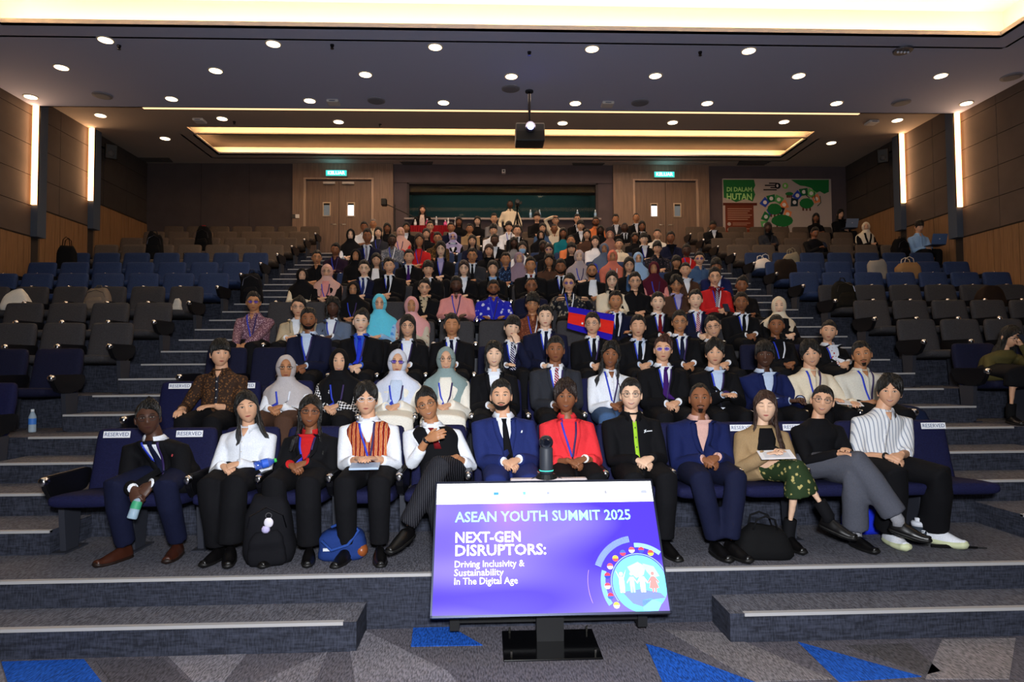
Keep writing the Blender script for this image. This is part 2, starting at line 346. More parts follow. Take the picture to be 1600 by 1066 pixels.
def cove(parent, x0, x1, y0, y1, z, top, sh, lip, ledm, sides, topm):
    """recess: cut-out is the opening; shelf of depth sh behind a lip, LED bar on the shelf"""
    MB().box(x0-sh, x1+sh, y0-.02, y1+sh, top, top+.06).obj('cove_top', topm, parent)
    for key in sides:
        if key == 'far':
            MB().box(x0-sh, x1+sh, y1+sh, y1+sh+.05, z, top).obj('cove_face', COVE, parent)
            MB().box(x0, x1, y1, y1+.03, z, z+lip).obj('cove_lip', LIP, parent)
            MB().box(x0+.05, x1-.05, y1+.08, y1+.14, z+.03, z+.06).obj('led_bar', ledm, parent)
        else:
            s = -1 if key == 'l' else 1; xe = x0 if s < 0 else x1
            MB().box(*sorted((xe+s*sh, xe+s*(sh+.05))), y0, y1+sh, z, top).obj('cove_face', COVE, parent)
            MB().box(*sorted((xe, xe+s*.03)), y0, y1, z, z+lip).obj('cove_lip', LIP, parent)
            MB().box(*sorted((xe+s*.08, xe+s*.14)), y0+.05, y1, z+.03, z+.06).obj('led_bar', ledm, parent)
    MB().box(x0-sh, x1+sh, y0-.05, y0-.02, z+.03, top).obj('cove_face', COVE, parent)
cove(cf, -8.03, 8.03, 1.5, 10.07, ZF, 7.72, .34, .1, LEDF, ('far', 'l', 'r'), COVE)
cove(cr, -7.45, 7.45, 14.98, 15.38, ZR, 7.7, .06, .0, LEDC, (), CE2)
MB().box(-7.4, 7.4, 15.06, 15.1, ZR+.1, ZR+.13).obj('led_bar', LEDC, cr)
MB().box(-7.45, 7.45, 15.40, 15.43, ZR, 7.7).obj('cove_face', COVE, cr)
cove(cr, -7.52, 7.52, 15.46, 16.93, ZR, 7.62, .26, .07, LEDC, ('far', 'l', 'r'), mat('#4a3d35', 'paint', None, .9))  # dark brown top puts the dimness of the recess into its colour
tl = thing('linear_ceiling_light', 'long thin warm light line across the ceiling ahead of the coves', 'ceiling light', (0, 13.36, 7.1))
MB().box(-7.6, 7.6, 0, .06, .02, .11).obj('diffuser', mat('#ffcf9a', 'emit', None, None, 1.6), tl)
MB().box(-7.62, 7.62, -.02, .08, .11, .22).obj('housing', mat('#8d8078', 'paint'), tl)
# ---- ceiling fixtures placed from their pixels on the ceiling planes
TRIM = mat('#c9c2b8', 'paint'); LENS = mat('#ffdcb0', 'emit', None, None, 6)
me_trim = MB().tube([(0, 0, .0), (0, 0, -.012)], [.135, .128], 24).mesh('trim'); me_lens = MB().tube([(0, 0, -.011), (0, 0, -.016)], .108, 24).mesh('lens')
def downlight(px, py, z, lab, grp):
    p = at_z(px, py, z); t = thing('ceiling_downlight', lab, 'ceiling light', p, 0, grp)
    mobj('trim', me_trim, TRIM, t); mobj('lens', me_lens, LENS, t)
for px, py in ((165,62),(427,68),(680,73),(925,76),(1170,79),(96,105),(337,110),(571,116),(799,119),(1024,118),(1248,118),(1470,118),(48,151),(268,154),(484,157),(693,160),(899,161),(1105,161),(1307,161),(1510,161)):
    downlight(px, py, ZF, 'round lit downlight in the front ceiling panel above the projector', 'downlights in the front ceiling panel')
for px, py in ((157,180),(347,185),(529,190),(879,192),(1051,191),(1225,190),(1402,187.5)):
    downlight(px, py, ZR, 'round lit downlight in the ceiling strip behind the light line', 'downlights behind the light line')
for px, py in ((258,216),(1299,223)): downlight(px, py, ZR, 'round lit downlight in the ceiling beside the glowing cove', 'downlights beside the cove')
for px, py in ((416,219),(568,223),(715,223),(861,224),(1005,224),(1150,223)):
    downlight(px, py, 7.7, 'round lit downlight inside the glowing ceiling cove', 'downlights in the cove')
def disc(name, px, py, z, r, col, lab, cat, grp):
    p = at_z(px, py, z); t = thing(name, lab, cat, p, 0, grp)
    MB().tube([(0, 0, 0), (0, 0, -.02), (0, 0, -.03)], [r, r, r*.8], 20).obj('grille', mat(col, 'plain', None, .7), t)
    MB().tube([(0, 0, 0), (0, 0, -.016)], r*1.12, 20).obj('rim', mat('#8c8b94', 'paint'), t)
for px, py in ((160,149),(588,157),(798,138),(1000,160),(1408,160),(1580,120)):
    disc('ceiling_speaker', px, py, ZF, .16, '#74747e', 'flat round grey speaker in the front ceiling panel', 'ceiling speaker', 'ceiling speakers')
for px, py, z in ((186,71,ZF),(519,70,ZF),(827,81,ZF),(1094,81,ZF),(366,190,ZR),(594,194,ZR)):
    p = at_z(px, py, z); t = thing('fire_sprinkler', 'tiny dark sprinkler head on the ceiling', 'sprinkler', p, 0, 'ceiling sprinklers')
    MB().tube([(0, 0, 0), (0, 0, -.03), (0, 0, -.05)], [.035, .03, .012], 10).obj('body', mat('#3a3a40', 'metal'), t); MB().tube([(0, 0, -.06), (0, 0, -.065)], .03, 10).obj('deflector', mat('#55555a', 'metal'), t)
for px, py, z in ((521,158,ZF),(949,161,ZF),(312,187,ZR),(1362,190,ZR)):
    p = at_z(px, py, z); t = thing('wireless_access_point', 'white wireless access point box on the ceiling', 'access point', p, 0, 'ceiling access points')
    rbox(-.12, .12, -.12, .12, -.06, 0, .02).obj('case', mat('#cfc8c4', 'plain'), t); MB().box(-.06, .06, -.125, -.118, -.045, -.03).obj('led_panel', mat('#3b4a6a', 'plain'), t)
p = at_z(1411, 78, ZF); t = thing('sensor_cluster', 'dark ceiling sensor with a row of small lenses', 'sensor', p)
MB().tube([(0, 0, 0), (0, 0, -.03)], [.16, .15], 18).obj('plate', mat('#4a4b55', 'plain'), t)
for i in range(4): MB().ball((-.09+.06*i, 0, -.04), .022, 8, 6).obj('lens', mat('#c9cde0', 'gloss'), t, True)
for px, py in ((243,250),(652,256),(918,258),(1176,255)):
    p = at_z(px, py, ZR); t = thing('air_vent', 'dark slotted air diffuser in the rear ceiling', 'air vent', p, 0, 'rear ceiling air diffusers')
    for i in range(4): MB().box(-.45+i*.02, .45-i*.02, -.2+i*.1, -.14+i*.1, -.015, 0).obj('slat', mat('#4c4541', 'paint'), t)
# ---- projector on its pole
p = at_z(827, 142, ZF); pr = thing('projector', 'black ceiling projector with a glowing blue-white lens on a pole', 'projector', (p.x, p.y, 6.03))
rbox(-.28, .28, -.22, .22, 0, .36, .03).obj('body', mat('#15151a', 'plain'), pr)
MB().box(-.27, .27, -.225, -.22, .03, .2).obj('front_grille', mat('#08080a', 'plain', None, .8), pr)
MB().tube([(0, -.22, .26), (0, -.29, .26)], [.1, .095], 20).obj('lens_ring', mat('#9aa2c8', 'metal'), pr, True)
MB().ball((0, -.285, .26), (.07, .02, .07)).obj('lens_glass', mat('#7a86ff', 'emit', None, None, 14), pr, True)
MB().tube([(0, 0, .36), (0, 0, ZF-6.03)], .025, 10).obj('pole', mat('#101014', 'metal'), pr); MB().tube([(0, 0, ZF-6.06), (0, 0, ZF-6.03)], .08, 14).obj('ceiling_plate', mat('#303038', 'paint'), pr)
MB().tube([(-.1, 0, .36), (0, 0, .5), (.1, 0, .36)], .012, 6).obj('yoke', mat('#202026', 'metal'), pr)
cc = thing('security_camera', 'small white security camera box above the booth window', 'camera', at_y(787, 268, YB-.1)); MB().box(-.05, .05, -.04, .1, -.05, .05).obj('case', mat('#c8c2bc', 'plain'), cc); MB().ball((0, -.045, 0), (.022, .01, .022)).obj('lens', mat('#111', 'gloss'), cc, True)
sw = thing('switch_plate', 'small white wall switch plate beside the double door', 'switch', (-5.66, YB-.11, 5.85)); MB().box(-.05, .05, -.02, .01, -.05, .05).obj('plate', mat('#d8d2cc', 'plain'), sw); MB().box(-.14, -.06, -.02, .01, -.05, .05).obj('card_reader', mat('#3a3836', 'plain'), sw)
# ================================================================ MURAL
mu = thing('forest_mural', 'large forest mural board with green lettering, brown sign and coloured tile paths', 'mural', (6.18, YB-.05, 4.9))
MW, MH = 3.12, 2.06
MB().box(0, MW, 0, .04, 0, MH).obj('board', mat('#ab9c94', 'paint'), mu)
def blob(name, pts, col, d, mtx=None): MB().prism(pts, 'y', -d, 0).obj(name, mat(col, 'paint'), mu)
def pp(px, py): q = at_y(px, py, YB-.05); return (q.x-6.18, q.z-4.9)
rnd = random.Random(3)
def cloudy(x0, x1, y0, y1, n=26, amp=.05):
    cx, cy = (x0+x1)/2, (y0+y1)/2
    return [(cx+(x1-x0)/2*math.cos(2*PI*i/n)*(1+rnd.uniform(-amp, amp)), cy+(y1-y0)/2*math.sin(2*PI*i/n)*(1+rnd.uniform(-amp, amp))) for i in range(n)]
GR = '#1d6b34'
blob('canopy', [pp(*q) for q in ((1130,281),(1178,281),(1180,290),(1177,296),(1180,304),(1176,315),(1165,311),(1150,316),(1140,311),(1131,309))], '#226a34', .006)
blob('canopy', [pp(*q) for q in ((1236,281),(1295,281),(1295,300),(1288,303),(1281,299),(1274,302),(1268,294),(1258,291),(1250,290),(1243,286))], GR, .006)
for txt, px, py, s_, c in (('DI DALAM', 1155, 296.5, .17, '#9ccf78'), ('HUTAN', 1155, 308, .25, '#a8d884')):
    me = text_mesh(txt, s_, name='mural_text', bold=.006); a = pp(px, py); xs = [v.co.x for v in me.vertices]; me.transform(Matrix.Diagonal((.72/(max(xs)-min(xs)), 1, 1, 1))); me.transform(Matrix.Translation((a[0], -.012, a[1])) @ Matrix.Rotation(PI/2, 4, 'X')); mobj('mural_text', me, mat(c, 'paint'), mu)
a = pp(1133, 320); b = pp(1178, 366); MB().box(a[0], b[0], -.012, 0, 0.02, a[1]).obj('sign_board', mat('#6b3020', 'paint'), mu)
MB().box(a[0]-.06, b[0]+.1, -.02, 0, a[1]-.02, a[1]+.05).obj('sign_beam', mat('#552418', 'paint'), mu)
for i in range(6): MB().box(a[0]+.06, b[0]-.05-.06*(i % 3), -.015, -.012, a[1]-.13-.06*i, a[1]-.105-.06*i).obj('text_line', mat('#a07a68', 'paint'), mu)
for i in range(3):
    zc = a[1]-.55-.16*i
    if zc < .06: break
    MB().prism([(a[0]+.1+.05*math.cos(j*PI/8), zc+.05*math.sin(j*PI/8)) for j in range(16)], 'y', -.016, -.012).obj('bullet', mat('#b0a49c', 'paint'), mu)
    for q in range(2): MB().box(a[0]+.2, b[0]-.1-.1*q, -.015, -.012, zc+.015-.05*q, zc+.035-.05*q).obj('text_line', mat('#a07a68', 'paint'), mu)
for i, wd_ in enumerate((.22, .34, .18, .38)):
    q = pp(1207, 286.5+3.4*i); MB().box(q[0]+.12-wd_, q[0]+.12, -.008, 0, q[1]-.017, q[1]+.017).obj('text_line', mat('#2a2624', 'paint'), mu)
for px, c in ((1215, '#15181c'), (1227, '#6fae50')):
    q = pp(px, 290.5); MB().prism([(q[0]+.085*math.cos(j*PI/10), q[1]+.085*math.sin(j*PI/10)) for j in range(20)], 'y', -.008, 0).obj('emblem', mat(c, 'paint'), mu)
    MB().prism([(q[0]+.03*math.cos(j*PI/5)-.01, q[1]+.045*math.sin(j*PI/5)) for j in range(10)], 'y', -.011, -.008).obj('emblem_mark', mat('#cfc2bb', 'paint'), mu)
def path(cx, cy, r, a0, cols, sz=.2):
    for i, c in enumerate(cols):
        an = math.radians(a0-38*i); q = [(-.5, -.5), (.5, -.5), (.62, .5), (-.62, .5)]
        pts = [(cx+r*math.cos(an)+sz*(u*-math.sin(an)*-1+v*math.cos(an)), cy+r*math.sin(an)+sz*(-u*math.cos(an)+v*math.sin(an))) for u, v in q]
        MB().prism(pts, 'y', -.01, 0).obj('path_tile', mat(c, 'paint'), mu)
        x, y = cx+r*math.cos(an), cy+r*math.sin(an)
        MB().prism([(x+.055*math.cos(j*PI/6), y+.055*math.sin(j*PI/6)) for j in range(12)], 'y', -.013, -.01).obj('tile_dot', mat('#d5cfcc', 'paint'), mu)
def tree(px, py, rx, rz):
    x, y = pp(px, py); blob('tree_crown', cloudy(x-rx, x+rx, y-rz, y+rz), '#1f6a34', .014)
    for s in (-.5, 0, .5): MB().box(x+s*rx-.02, x+s*rx+.02, -.012, 0, y-rz-.06, y-rz+.03).obj('tree_trunk', mat('#5a2a1c', 'paint'), mu)
x, y = pp(1209, 327); path(x, y-.02, .33, 140, ('#2a46a8', '#1f6a3c', '#58a05a', '#d98250'))
tree(1210, 327, .2, .16)
x, y = pp(1214, 346); path(x, y-.04, .36, 190, ('#58a05a', '#1f6a3c', '#2a46a8', '#1a2a30')); tree(1222, 345, .3, .17)
x, y = pp(1259, 318); path(x, y, .33, 175, ('#1a2a30', '#2a46a8', '#1f6a3c', '#6aae60', '#d98250')); tree(1260, 318, .2, .15)
x, y = pp(1246, 340); path(x, y, .3, 200, ('#58a05a', '#d98250')) ; tree(1233, 303, .11, .05)
for px, py in ((1258, 300), (1272, 305), (1281, 312)):
    a, b = pp(px, py), pp(px+rnd.uniform(-4, 8), py+10); MB().tube([(a[0], -.01, a[1]+.1), (a[0]+.02, -.01, (a[1]+b[1])/2), (b[0], -.01, b[1])], .012, 5).obj('branch', mat('#24402c', 'paint'), mu)
# ================================================================ SEATS
PITCH = .507; X0 = -3.66; SP = .60; XS = 4.95
def super_ring(cx, cy, cz, a, b, n, e, tilt=0):
    out = []
    for j in range(n):
        t = 2*PI*j/n; c, s = math.cos(t), math.sin(t)
        out.append((cx+a*math.copysign(abs(c)**e, c), cy+b*math.copysign(abs(s)**e, s), cz))
    return out
def back_mesh(wd):
    m = MB(); rings = []
    for i, z in enumerate((.37, .385, .42, .55, .70, .82, .868, .885, .89)):
        t = (z-.37)/.52; y = .80+.13*t+.02*math.sin(t*PI); sh = (.80, .93, .99, 1, 1, .98, .94, .86, .70)[i]; th = (.02, .036, .046, .05, .05, .046, .04, .028, .012)[i]
        rings.append(super_ring(0, y, z, wd/2*sh, th, 20, .45))
    m.loft(rings); return m.mesh('seat_back', True)
def pan_mesh(wd):
    m = MB(); rings = []
    for i, y in enumerate((.30, .308, .33, .45, .62, .76, .79)):
        hh = (.012, .035, .046, .05, .048, .045, .02)[i]; ww = (.86, .94, .98, 1, 1, .97, .9)[i]
        zc = .425-.03*((y-.30)/.49)
        rings.append([(x, y, z) for x, z, _ in super_ring(0, zc, 0, wd/2*ww, hh, 20, .45)])
    m.loft(rings); return m.mesh('seat_pan', True)
def arm_mesh():
    m = MB(); prof = [(.36, .60), (.33, .585), (.325, .555), (.345, .50), (.40, .43), (.50, .40), (.62, .40), (.80, .44), (.86, .52), (.86, .585), (.80, .60)]
    m.prism(prof, 'x', -.024, .024)
    bm = bmesh.new(); me = m.mesh('armrest'); bm.from_mesh(me); bmesh.ops.bevel(bm, geom=[e for e in bm.edges if e.is_manifold and e.calc_face_angle(0) > 1.2], offset=.008, segments=2, affect='EDGES'); bm.to_mesh(me); bm.free(); return me
def cap_mesh():
    m = MB(); m.loft([super_ring(0, .332, 0, .0, 0, 14, 1)]*0 or [[(.03*r*math.cos(2*PI*j/14), y, .566+.034*r*math.sin(2*PI*j/14)) for j in range(14)] for y, r in ((.30, .3), (.302, .7), (.312, .95), (.335, 1.0), (.36, 1.0))]); return m.mesh('armrest_cap', True)
def leg_mesh():
    m = MB(); m.prism([(.56, .0), (.70, .0), (.74, .40), (.52, .40)], 'x', -.022, .022); m.box(-.05, .05, .50, .78, 0, .012); return m.mesh('pedestal')
ME_B = {w_: back_mesh(w_) for w_ in (.45, .52)}; ME_P = {w_: pan_mesh(w_) for w_ in (.44, .50)}
ME_A, ME_C, ME_L = arm_mesh(), cap_mesh(), leg_mesh()
ROWCOL = ['#16183a', '#14163a', '#15172f', '#3a393d', '#3a393d', '#38373b', '#2b3a5e', '#2b3a5e', '#2a3858', '#5e5146', '#5a4d43', '#594c42', '#54483f']
ROWNAME = ['navy blue']*3+['charcoal grey']*3+['denim blue']*3+['taupe brown']*4
ORD = ['first', 'second', 'third', 'fourth', 'fifth', 'sixth', 'seventh', 'eighth', 'ninth', 'tenth', 'eleventh', 'twelfth', 'thirteenth']
BLK = mat('#0c0c10', 'leather'); CHR = mat('#d9d9dd', 'metal', None, .18); PED = mat('#2b2d36', 'plain')
SEATS = []
def seat(k, x, side, last=False, lab=None, endarm=True, idx=0):
    grp = '%s seats, %s row' % (ROWNAME[k], ORD[k])
    o = thing('auditorium_seat', lab or '%s fabric auditorium seat in the %s row of the %s block' % (ROWNAME[k], ORD[k], side), 'seat', (x, 4.418+k, plat(k)), 0, grp)
    SEATS.append((o, k, x, side, idx, lab)); c = mat(ROWCOL[k], 'seat'); wide = side != 'centre'
    mobj('seat_back', ME_B[.52 if wide else .45], c, o); mobj('seat_pan', ME_P[.50 if wide else .44], c, o)
    hp = (SP if wide else PITCH)/2
    for s in ((-1, 1) if last and endarm else (-1,)):
        a = mobj('armrest', ME_A, BLK, o); a.location = (s*hp, 0, 0)
        q = mobj('armrest_cap', ME_C, CHR, a)
        l = mobj('pedestal', ME_L, PED, o); l.location = (s*hp, 0, 0)
    return o
SEATX = [X0+PITCH*(i+.5) for i in range(14)]
for k in range(12):
    for i, x in enumerate(SEATX):
        if k >= 10 and (i < 1 or i > 11): continue
        lab = None
        if k == 0 and i in (0, 13): lab = 'empty navy front row seat at the aisle end beside the person %s' % ('holding a bottle' if i == 0 else 'in white sneakers')
        seat(k, x, 'centre', i == 13, lab, k > 0, 13-i)
def seen(x, y, z):
    d = Vector((x, y, z))-CAM; u = d.dot(rt.normalized())/d.dot(fw.normalized())*F
    return abs(u) < 830
for k in range(NROW):
    for s, nm in ((-1, 'left'), (1, 'right')):
        for i in range(7):
            x = s*(XS+SP*(i+.5))
            if seen(x-s*.3, 4.418+k+.5, plat(k)+.6): seat(k, x, 'away' if s < 0 else 'mural', (s > 0 and i == 6) or (s < 0 and i == 0), None, True, i)
# ---- RESERVED papers taped to seat backs
def reserved(px, k, lab):
    q = at_y(px, 600, 4.418+k+.87); t = thing('reserved_sign', lab, 'paper sign', (q.x, 4.418+k+.862, plat(k)+.845)); t.rotation_euler = (-.2, 0, 0)
    MB().box(-.105, .105, -.003, .0, -.026, .026).obj('paper', mat('#e6e8ee', 'plain'), t)
    me = text_mesh('RESERVED', .043, name='sign_text', extrude=.0005); me.transform(Matrix.Translation((0, -.0042, 0)) @ Matrix.Rotation(PI/2, 4, 'X')); mobj('sign_text', me, mat('#3a4a78', 'plain'), t)
for px, k, lab in ((185, 0, 'white RESERVED paper on the empty front seat at the bottle side'), (298, 0, 'white RESERVED paper behind person with brown shoes'),
                   (1158, 0, 'white RESERVED paper between navy suit and tan jacket'), (1240, 0, 'white RESERVED paper between tan jacket and black top'), (1455, 0, 'white RESERVED paper on the empty front seat by white sneakers'),
                   (282, 1, 'white RESERVED paper beside person in brown batik shirt, second row'), (382, 1, 'white RESERVED paper between batik shirt and grey headscarf, second row')):
    reserved(px, k, lab)
# ================================================================ DISPLAY SCREEN ON STAND
tv = thing('display_screen', 'large tilted display showing the youth summit slide on a black stand', 'display', (-.09, 4.02, 0))
TW, TH = 1.475, .86
b0 = Vector((0, 3.94-4.02, .215)); b1 = Vector((0, 4.38-4.02, .945)); upv = (b1-b0).normalized(); nrm = upv.cross(Vector((1, 0, 0))).normalized()
if nrm.y > 0: nrm = -nrm
TM = Matrix((Vector((1, 0, 0)), upv, nrm)).transposed().to_4x4(); TM.translation = (b0+b1)/2   # local x right, y up the screen, z out of it
def tvpart(name, mb, m, sm=False): o = mb.obj(name, m, tv, sm); o.data.transform(TM); return o
h2 = TH/2; w2 = TW/2
q = MB(); q.box(-w2, w2, -h2, -h2+.014, -.03, .004); q.box(-w2, w2, h2-.012, h2, -.03, .004); q.box(-w2, -w2+.011, -h2, h2, -.03, .004); q.box(w2-.011, w2, -h2, h2, -.03, .004)
tvpart('bezel', q, mat('#4a4e60', 'metal', None, .35))
tvpart('back_shell', MB().box(-w2+.005, w2-.005, -h2+.005, h2-.005, -.045, -.004), mat('#101014', 'plain'))
def scr_mat():
    m = bpy.data.materials.new('screen_gradient'); m.use_nodes = True; nt = m.node_tree; N, L = nt.nodes, nt.links; b = N['Principled BSDF']
    b.inputs['Base Color'].default_value = (.01, .01, .02, 1); b.inputs['Roughness'].default_value = .25
    tc = N.new('ShaderNodeTexCoord'); sp = N.new('ShaderNodeSeparateXYZ'); L.new(tc.outputs['Generated'], sp.inputs[0])
    n = N.new('ShaderNodeTexNoise'); n.inputs['Scale'].default_value = 1.6; n.inputs['Detail'].default_value = 0; L.new(tc.outputs['Generated'], n.inputs['Vector'])
    r = N.new('ShaderNodeValToRGB'); e = r.color_ramp.elements; e[0].position = .36; e[0].color = lin('#5b3df5'); e[1].position = .62; e[1].color = lin('#a08cff')
    L.new(n.outputs[0], r.inputs[0])
    r2 = N.new('ShaderNodeValToRGB'); e = r2.color_ramp.elements; e[0].position = 0; e[0].color = (0, 0, 0, 1); e[1].position = .2; e[1].color = (0, 0, 0, 1)
    e2 = r2.color_ramp.elements.new(.32); e2.color = (1, 1, 1, 1); e3 = r2.color_ramp.elements.new(.5); e3.color = (0, 0, 0, 1)
    L.new(sp.outputs[0], r2.inputs[0])
    up_ = N.new('ShaderNodeMath'); up_.operation = 'POWER'; up_.inputs[1].default_value = 5; L.new(sp.outputs[2], up_.inputs[0])
    mu_ = N.new('ShaderNodeMath'); mu_.operation = 'MULTIPLY'; L.new(r2.outputs[0], mu_.inputs[0]); L.new(up_.outputs[0], mu_.inputs[1])
    mx = N.new('ShaderNodeMix'); mx.data_type = 'RGBA'; L.new(mu_.outputs[0], mx.inputs[0]); L.new(r.outputs[0], mx.inputs[6]); mx.inputs[7].default_value = lin('#e59cf0')
    L.new(mx.outputs[2], b.inputs['Emission Color']); b.inputs['Emission Strength'].default_value = 1.05
    return m
sh = h2-.014; sw = w2-.011
scr = tvpart('screen', MB().box(-sw, sw, -sh, sh*.66, -.003, .0), scr_mat())
def E_(c, s=1.0): return mat(c, 'emit', None, None, s)
def shape(name, pts, col, z, st=1.0): 
    o = MB().prism(pts, 'z', z-.0006, z).obj(name, E_(col, st), scr); o.data.transform(TM); return o
shape('header_band', [(-sw, sh*.66), (sw, sh*.66), (sw, sh), (-sw, sh)], '#ffffff', .0006, 1.15)
for x, wd, c in ((-.62, .03, '#d8dde6'), (-.52, .07, '#b9c9d6'), (-.42, .03, '#c8ccd6'), (-.33, .035, '#3f7fc8'), (-.22, .04, '#c9d4dc'), (-.14, .02, '#66b4c8'), (0.02, .018, '#8a90a8'), (.2, .06, '#e2ddd4'), (.33, .02, '#d6d8dd'), (.41, .016, '#8a8a92'), (.46, .06, '#b0b2ba'), (.53, .02, '#c4b0b0'), (.60, .06, '#b4b8c2'), (.67, .04, '#8f93a0')):
    shape('logo', [(x-wd/2, sh*.80), (x+wd/2, sh*.80), (x+wd/2, sh*.85), (x-wd/2, sh*.85)], c, .0012, 1)
def stext(t_, size, x, y, col, st=1.0, bold=0, align='LEFT', z=.0016, wfit=None):
    me = text_mesh(t_, size, align, .0002, 'slide_text', 0, bold)
    if wfit:
        xs = [v.co.x for v in me.vertices]; k_ = wfit/(max(xs)-min(xs)); me.transform(Matrix.Diagonal((k_, 1, 1, 1)))
    me.transform(TM @ Matrix.Translation((x, y, z))); mobj('slide_text', me, E_(col, st), scr)
stext('ASEAN YOUTH SUMMIT 2025', .096, -.60, sh*.44, '#8fe2fa', 1.1, .0012, wfit=1.16)
stext('NEXT-GEN', .095, -.60, sh*.12, '#ffffff', 1.1, .0018, wfit=.42); stext('DISRUPTORS:', .095, -.60, -sh*.08, '#ffffff', 1.1, .0018, wfit=.58)
for i, t_ in enumerate(('Driving Inclusivity &', 'Sustainability', 'In The Digital Age')): stext(t_, .058, -.60, -sh*(.28+.125*i), '#f2f0ff', 1, .0005, wfit=(.44, .31, .395)[i])
gx, gy, gr = .565, -.25, .172
def arc(cx, cy, r0, r1, a0, a1, n=20, ymin=-sh, xmax=sw):
    A = [math.radians(a0+(a1-a0)*i/n) for i in range(n+1)]
    pts = [(cx+r1*math.cos(a), cy+r1*math.sin(a)) for a in A]+[(cx+r0*math.cos(a), cy+r0*math.sin(a)) for a in reversed(A)]
    return [(min(x, xmax), max(y, ymin)) for x, y in pts]
shape('globe_halo', arc(gx, gy, gr+.006, gr+.012, 10, 215, 40), '#7f9cf0', .001)
shape('globe', [(min(gx+gr*math.cos(2*PI*i/48), sw), max(gy+gr*math.sin(2*PI*i/48), -sh)) for i in range(48)], '#66c8ee', .0011)
for pts, c in (([(-.07, .10), (.0, .13), (.05, .10), (.03, .05), (-.02, .03), (-.05, .06)], '#9fe6f4'), ([(.03, .12), (.1, .1), (.13, .04), (.08, .03), (.05, .07)], '#9be4f2'), ([(-.12, -.05), (.0, -.035), (.12, -.06), (.15, -.09), (.06, -.10), (.0, -.14), (-.06, -.12)], '#6a78dc'), ([(.0, -.10), (.06, -.09), (.12, -.12), (.09, -.165), (.0, -.165)], '#74b8ee')):
    shape('continent', [(min(gx+x, sw), max(gy+y, -sh)) for x, y in pts], c, .0014)
shape('ring_segment', arc(gx, gy, gr+.045, gr+.075, 160, 212), '#6f9cf2', .0011); shape('ring_segment', arc(gx, gy, gr+.05, gr+.078, 50, 92), '#7da6f4', .0011)
for i in range(34):
    a = 98+1.75*i; shape('tick', arc(gx, gy, gr+.085, gr+.125, a, a+.7, 1), '#8fb2f6', .0011)
shape('thin_line', arc(gx, gy, gr+.155, gr+.157, 165, 200), '#b48cf4', .0011)
flags = [('#f4d24a', '#ffffff'), ('#d83848', '#3c58c8'), ('#e04858', '#ffffff'), ('#d83848', '#2c3ca0'), ('#d05060', '#ffffff'), ('#f0c040', '#e05048'), ('#4058c0', '#d84050'), ('#e85058', '#ffffff'), ('#c83848', '#3848a8'), ('#e04440', '#f4c840'), ('#e04440', '#20242c')]
for i, (c1_, c2_) in enumerate(flags):
    a = math.radians(218-17.2*i); x, y = gx+(gr+.035)*math.cos(a), gy+(gr+.035)*math.sin(a)
    if x > sw-.02: continue
    shape('round_flag', [(x+.019*math.cos(j*PI/8), y+.019*math.sin(j*PI/8)) for j in range(16)], c2_, .0016)
    shape('flag_half', [(x+.019*math.cos(j*PI/8), y+.019*math.sin(j*PI/8)) for j in range(9)], c1_, .002)
for i, (x, c) in enumerate(((-.115, '#f6fdff'), (-.05, '#9fe9f6'), (.015, '#f2fcff'), (.085, '#f07a78'))):
    fx, fy = gx+x, gy-.005
    shape('figure_head', [(fx+.012*math.cos(j*PI/6), fy+.062+.012*math.sin(j*PI/6)) for j in range(12)], c, .002)
    body = [(-.014, .045), (.014, .045), (.016, 0), (.014, -.05), (.003, -.05), (0, -.01), (-.003, -.05), (-.014, -.05), (-.016, 0)] if i < 3 else [(-.01, .045), (.01, .045), (.03, -.025), (.014, -.028), (.012, -.05), (.004, -.05), (.003, -.028), (-.003, -.028), (-.004, -.05), (-.012, -.05), (-.014, -.028), (-.03, -.025)]
    shape('figure_body', [(fx+u, fy+v) for u, v in body], c, .0018)
    for s in (-1, 1):
        ay = .09 if i == 0 else .012
        shape('figure_arm', [(fx+s*.012, fy+.045), (fx+s*.035, fy+ay), (fx+s*.031, fy+ay-.01), (fx+s*.012, fy+.028)], c, .0019)
# stand: base plate, post, cross shelf, camera on top
rbox(-.30, .29, -.21, .21, 0.0, .012, .005, 2).obj('base_plate', mat('#0a0a0c', 'gloss'), tv)
for x in (-.25, .25):
    for y in (-.17, .17): MB().tube([(x, y, .01), (x, y, .045)], .007, 8).obj('bolt', mat('#b8b4a8', 'metal'), tv)
MB().box(-.085, .085, .03, .10, .01, .34).obj('post', mat('#0b0b0e', 'plain'), tv)
MB().box(-.08, .08, .10, .30, .22, .34).obj('tilt_arm', mat('#0b0b0e', 'plain'), tv)
MB().box(-.62, .62, .12, .20, .10, .235).obj('cross_shelf', mat('#08080a', 'plain'), tv)
for s in (-1, 1): MB().box(s*.6-.03, s*.6+.03, .1, .22, .06, .24).obj('shelf_end', mat('#0a0a0c', 'plain'), tv)
tp = b1+Vector((0, .03, 0))
cv = thing('conference_camera', 'black cylindrical conference camera standing on top of the display', 'camera', Vector((-.07, 4.45, .955)))
MB().tube([(0, 0, 0), (0, 0, .03)], [.075, .06], 20).obj('foot', mat('#0d0e11', 'plain'), cv)
MB().tube([(0, 0, .03), (0, 0, .05), (0, 0, .2), (0, 0, .215)], [.045, .047, .046, .04], 20).obj('body', mat('#2b2f38', 'plain'), cv, True)
MB().tube([(0, 0, .05), (0, 0, .056)], .049, 20).obj('light_ring', mat('#3ac8b0', 'emit', None, None, 1.2), cv)
MB().ball((0, 0, .245), (.05, .05, .05), 16, 10).obj('head', mat('#1c1f27', 'gloss'), cv, True); MB().tube([(0, -.045, .25), (0, -.056, .25)], [.024, .02], 14).obj('lens', mat('#0a0d18', 'gloss'), cv)
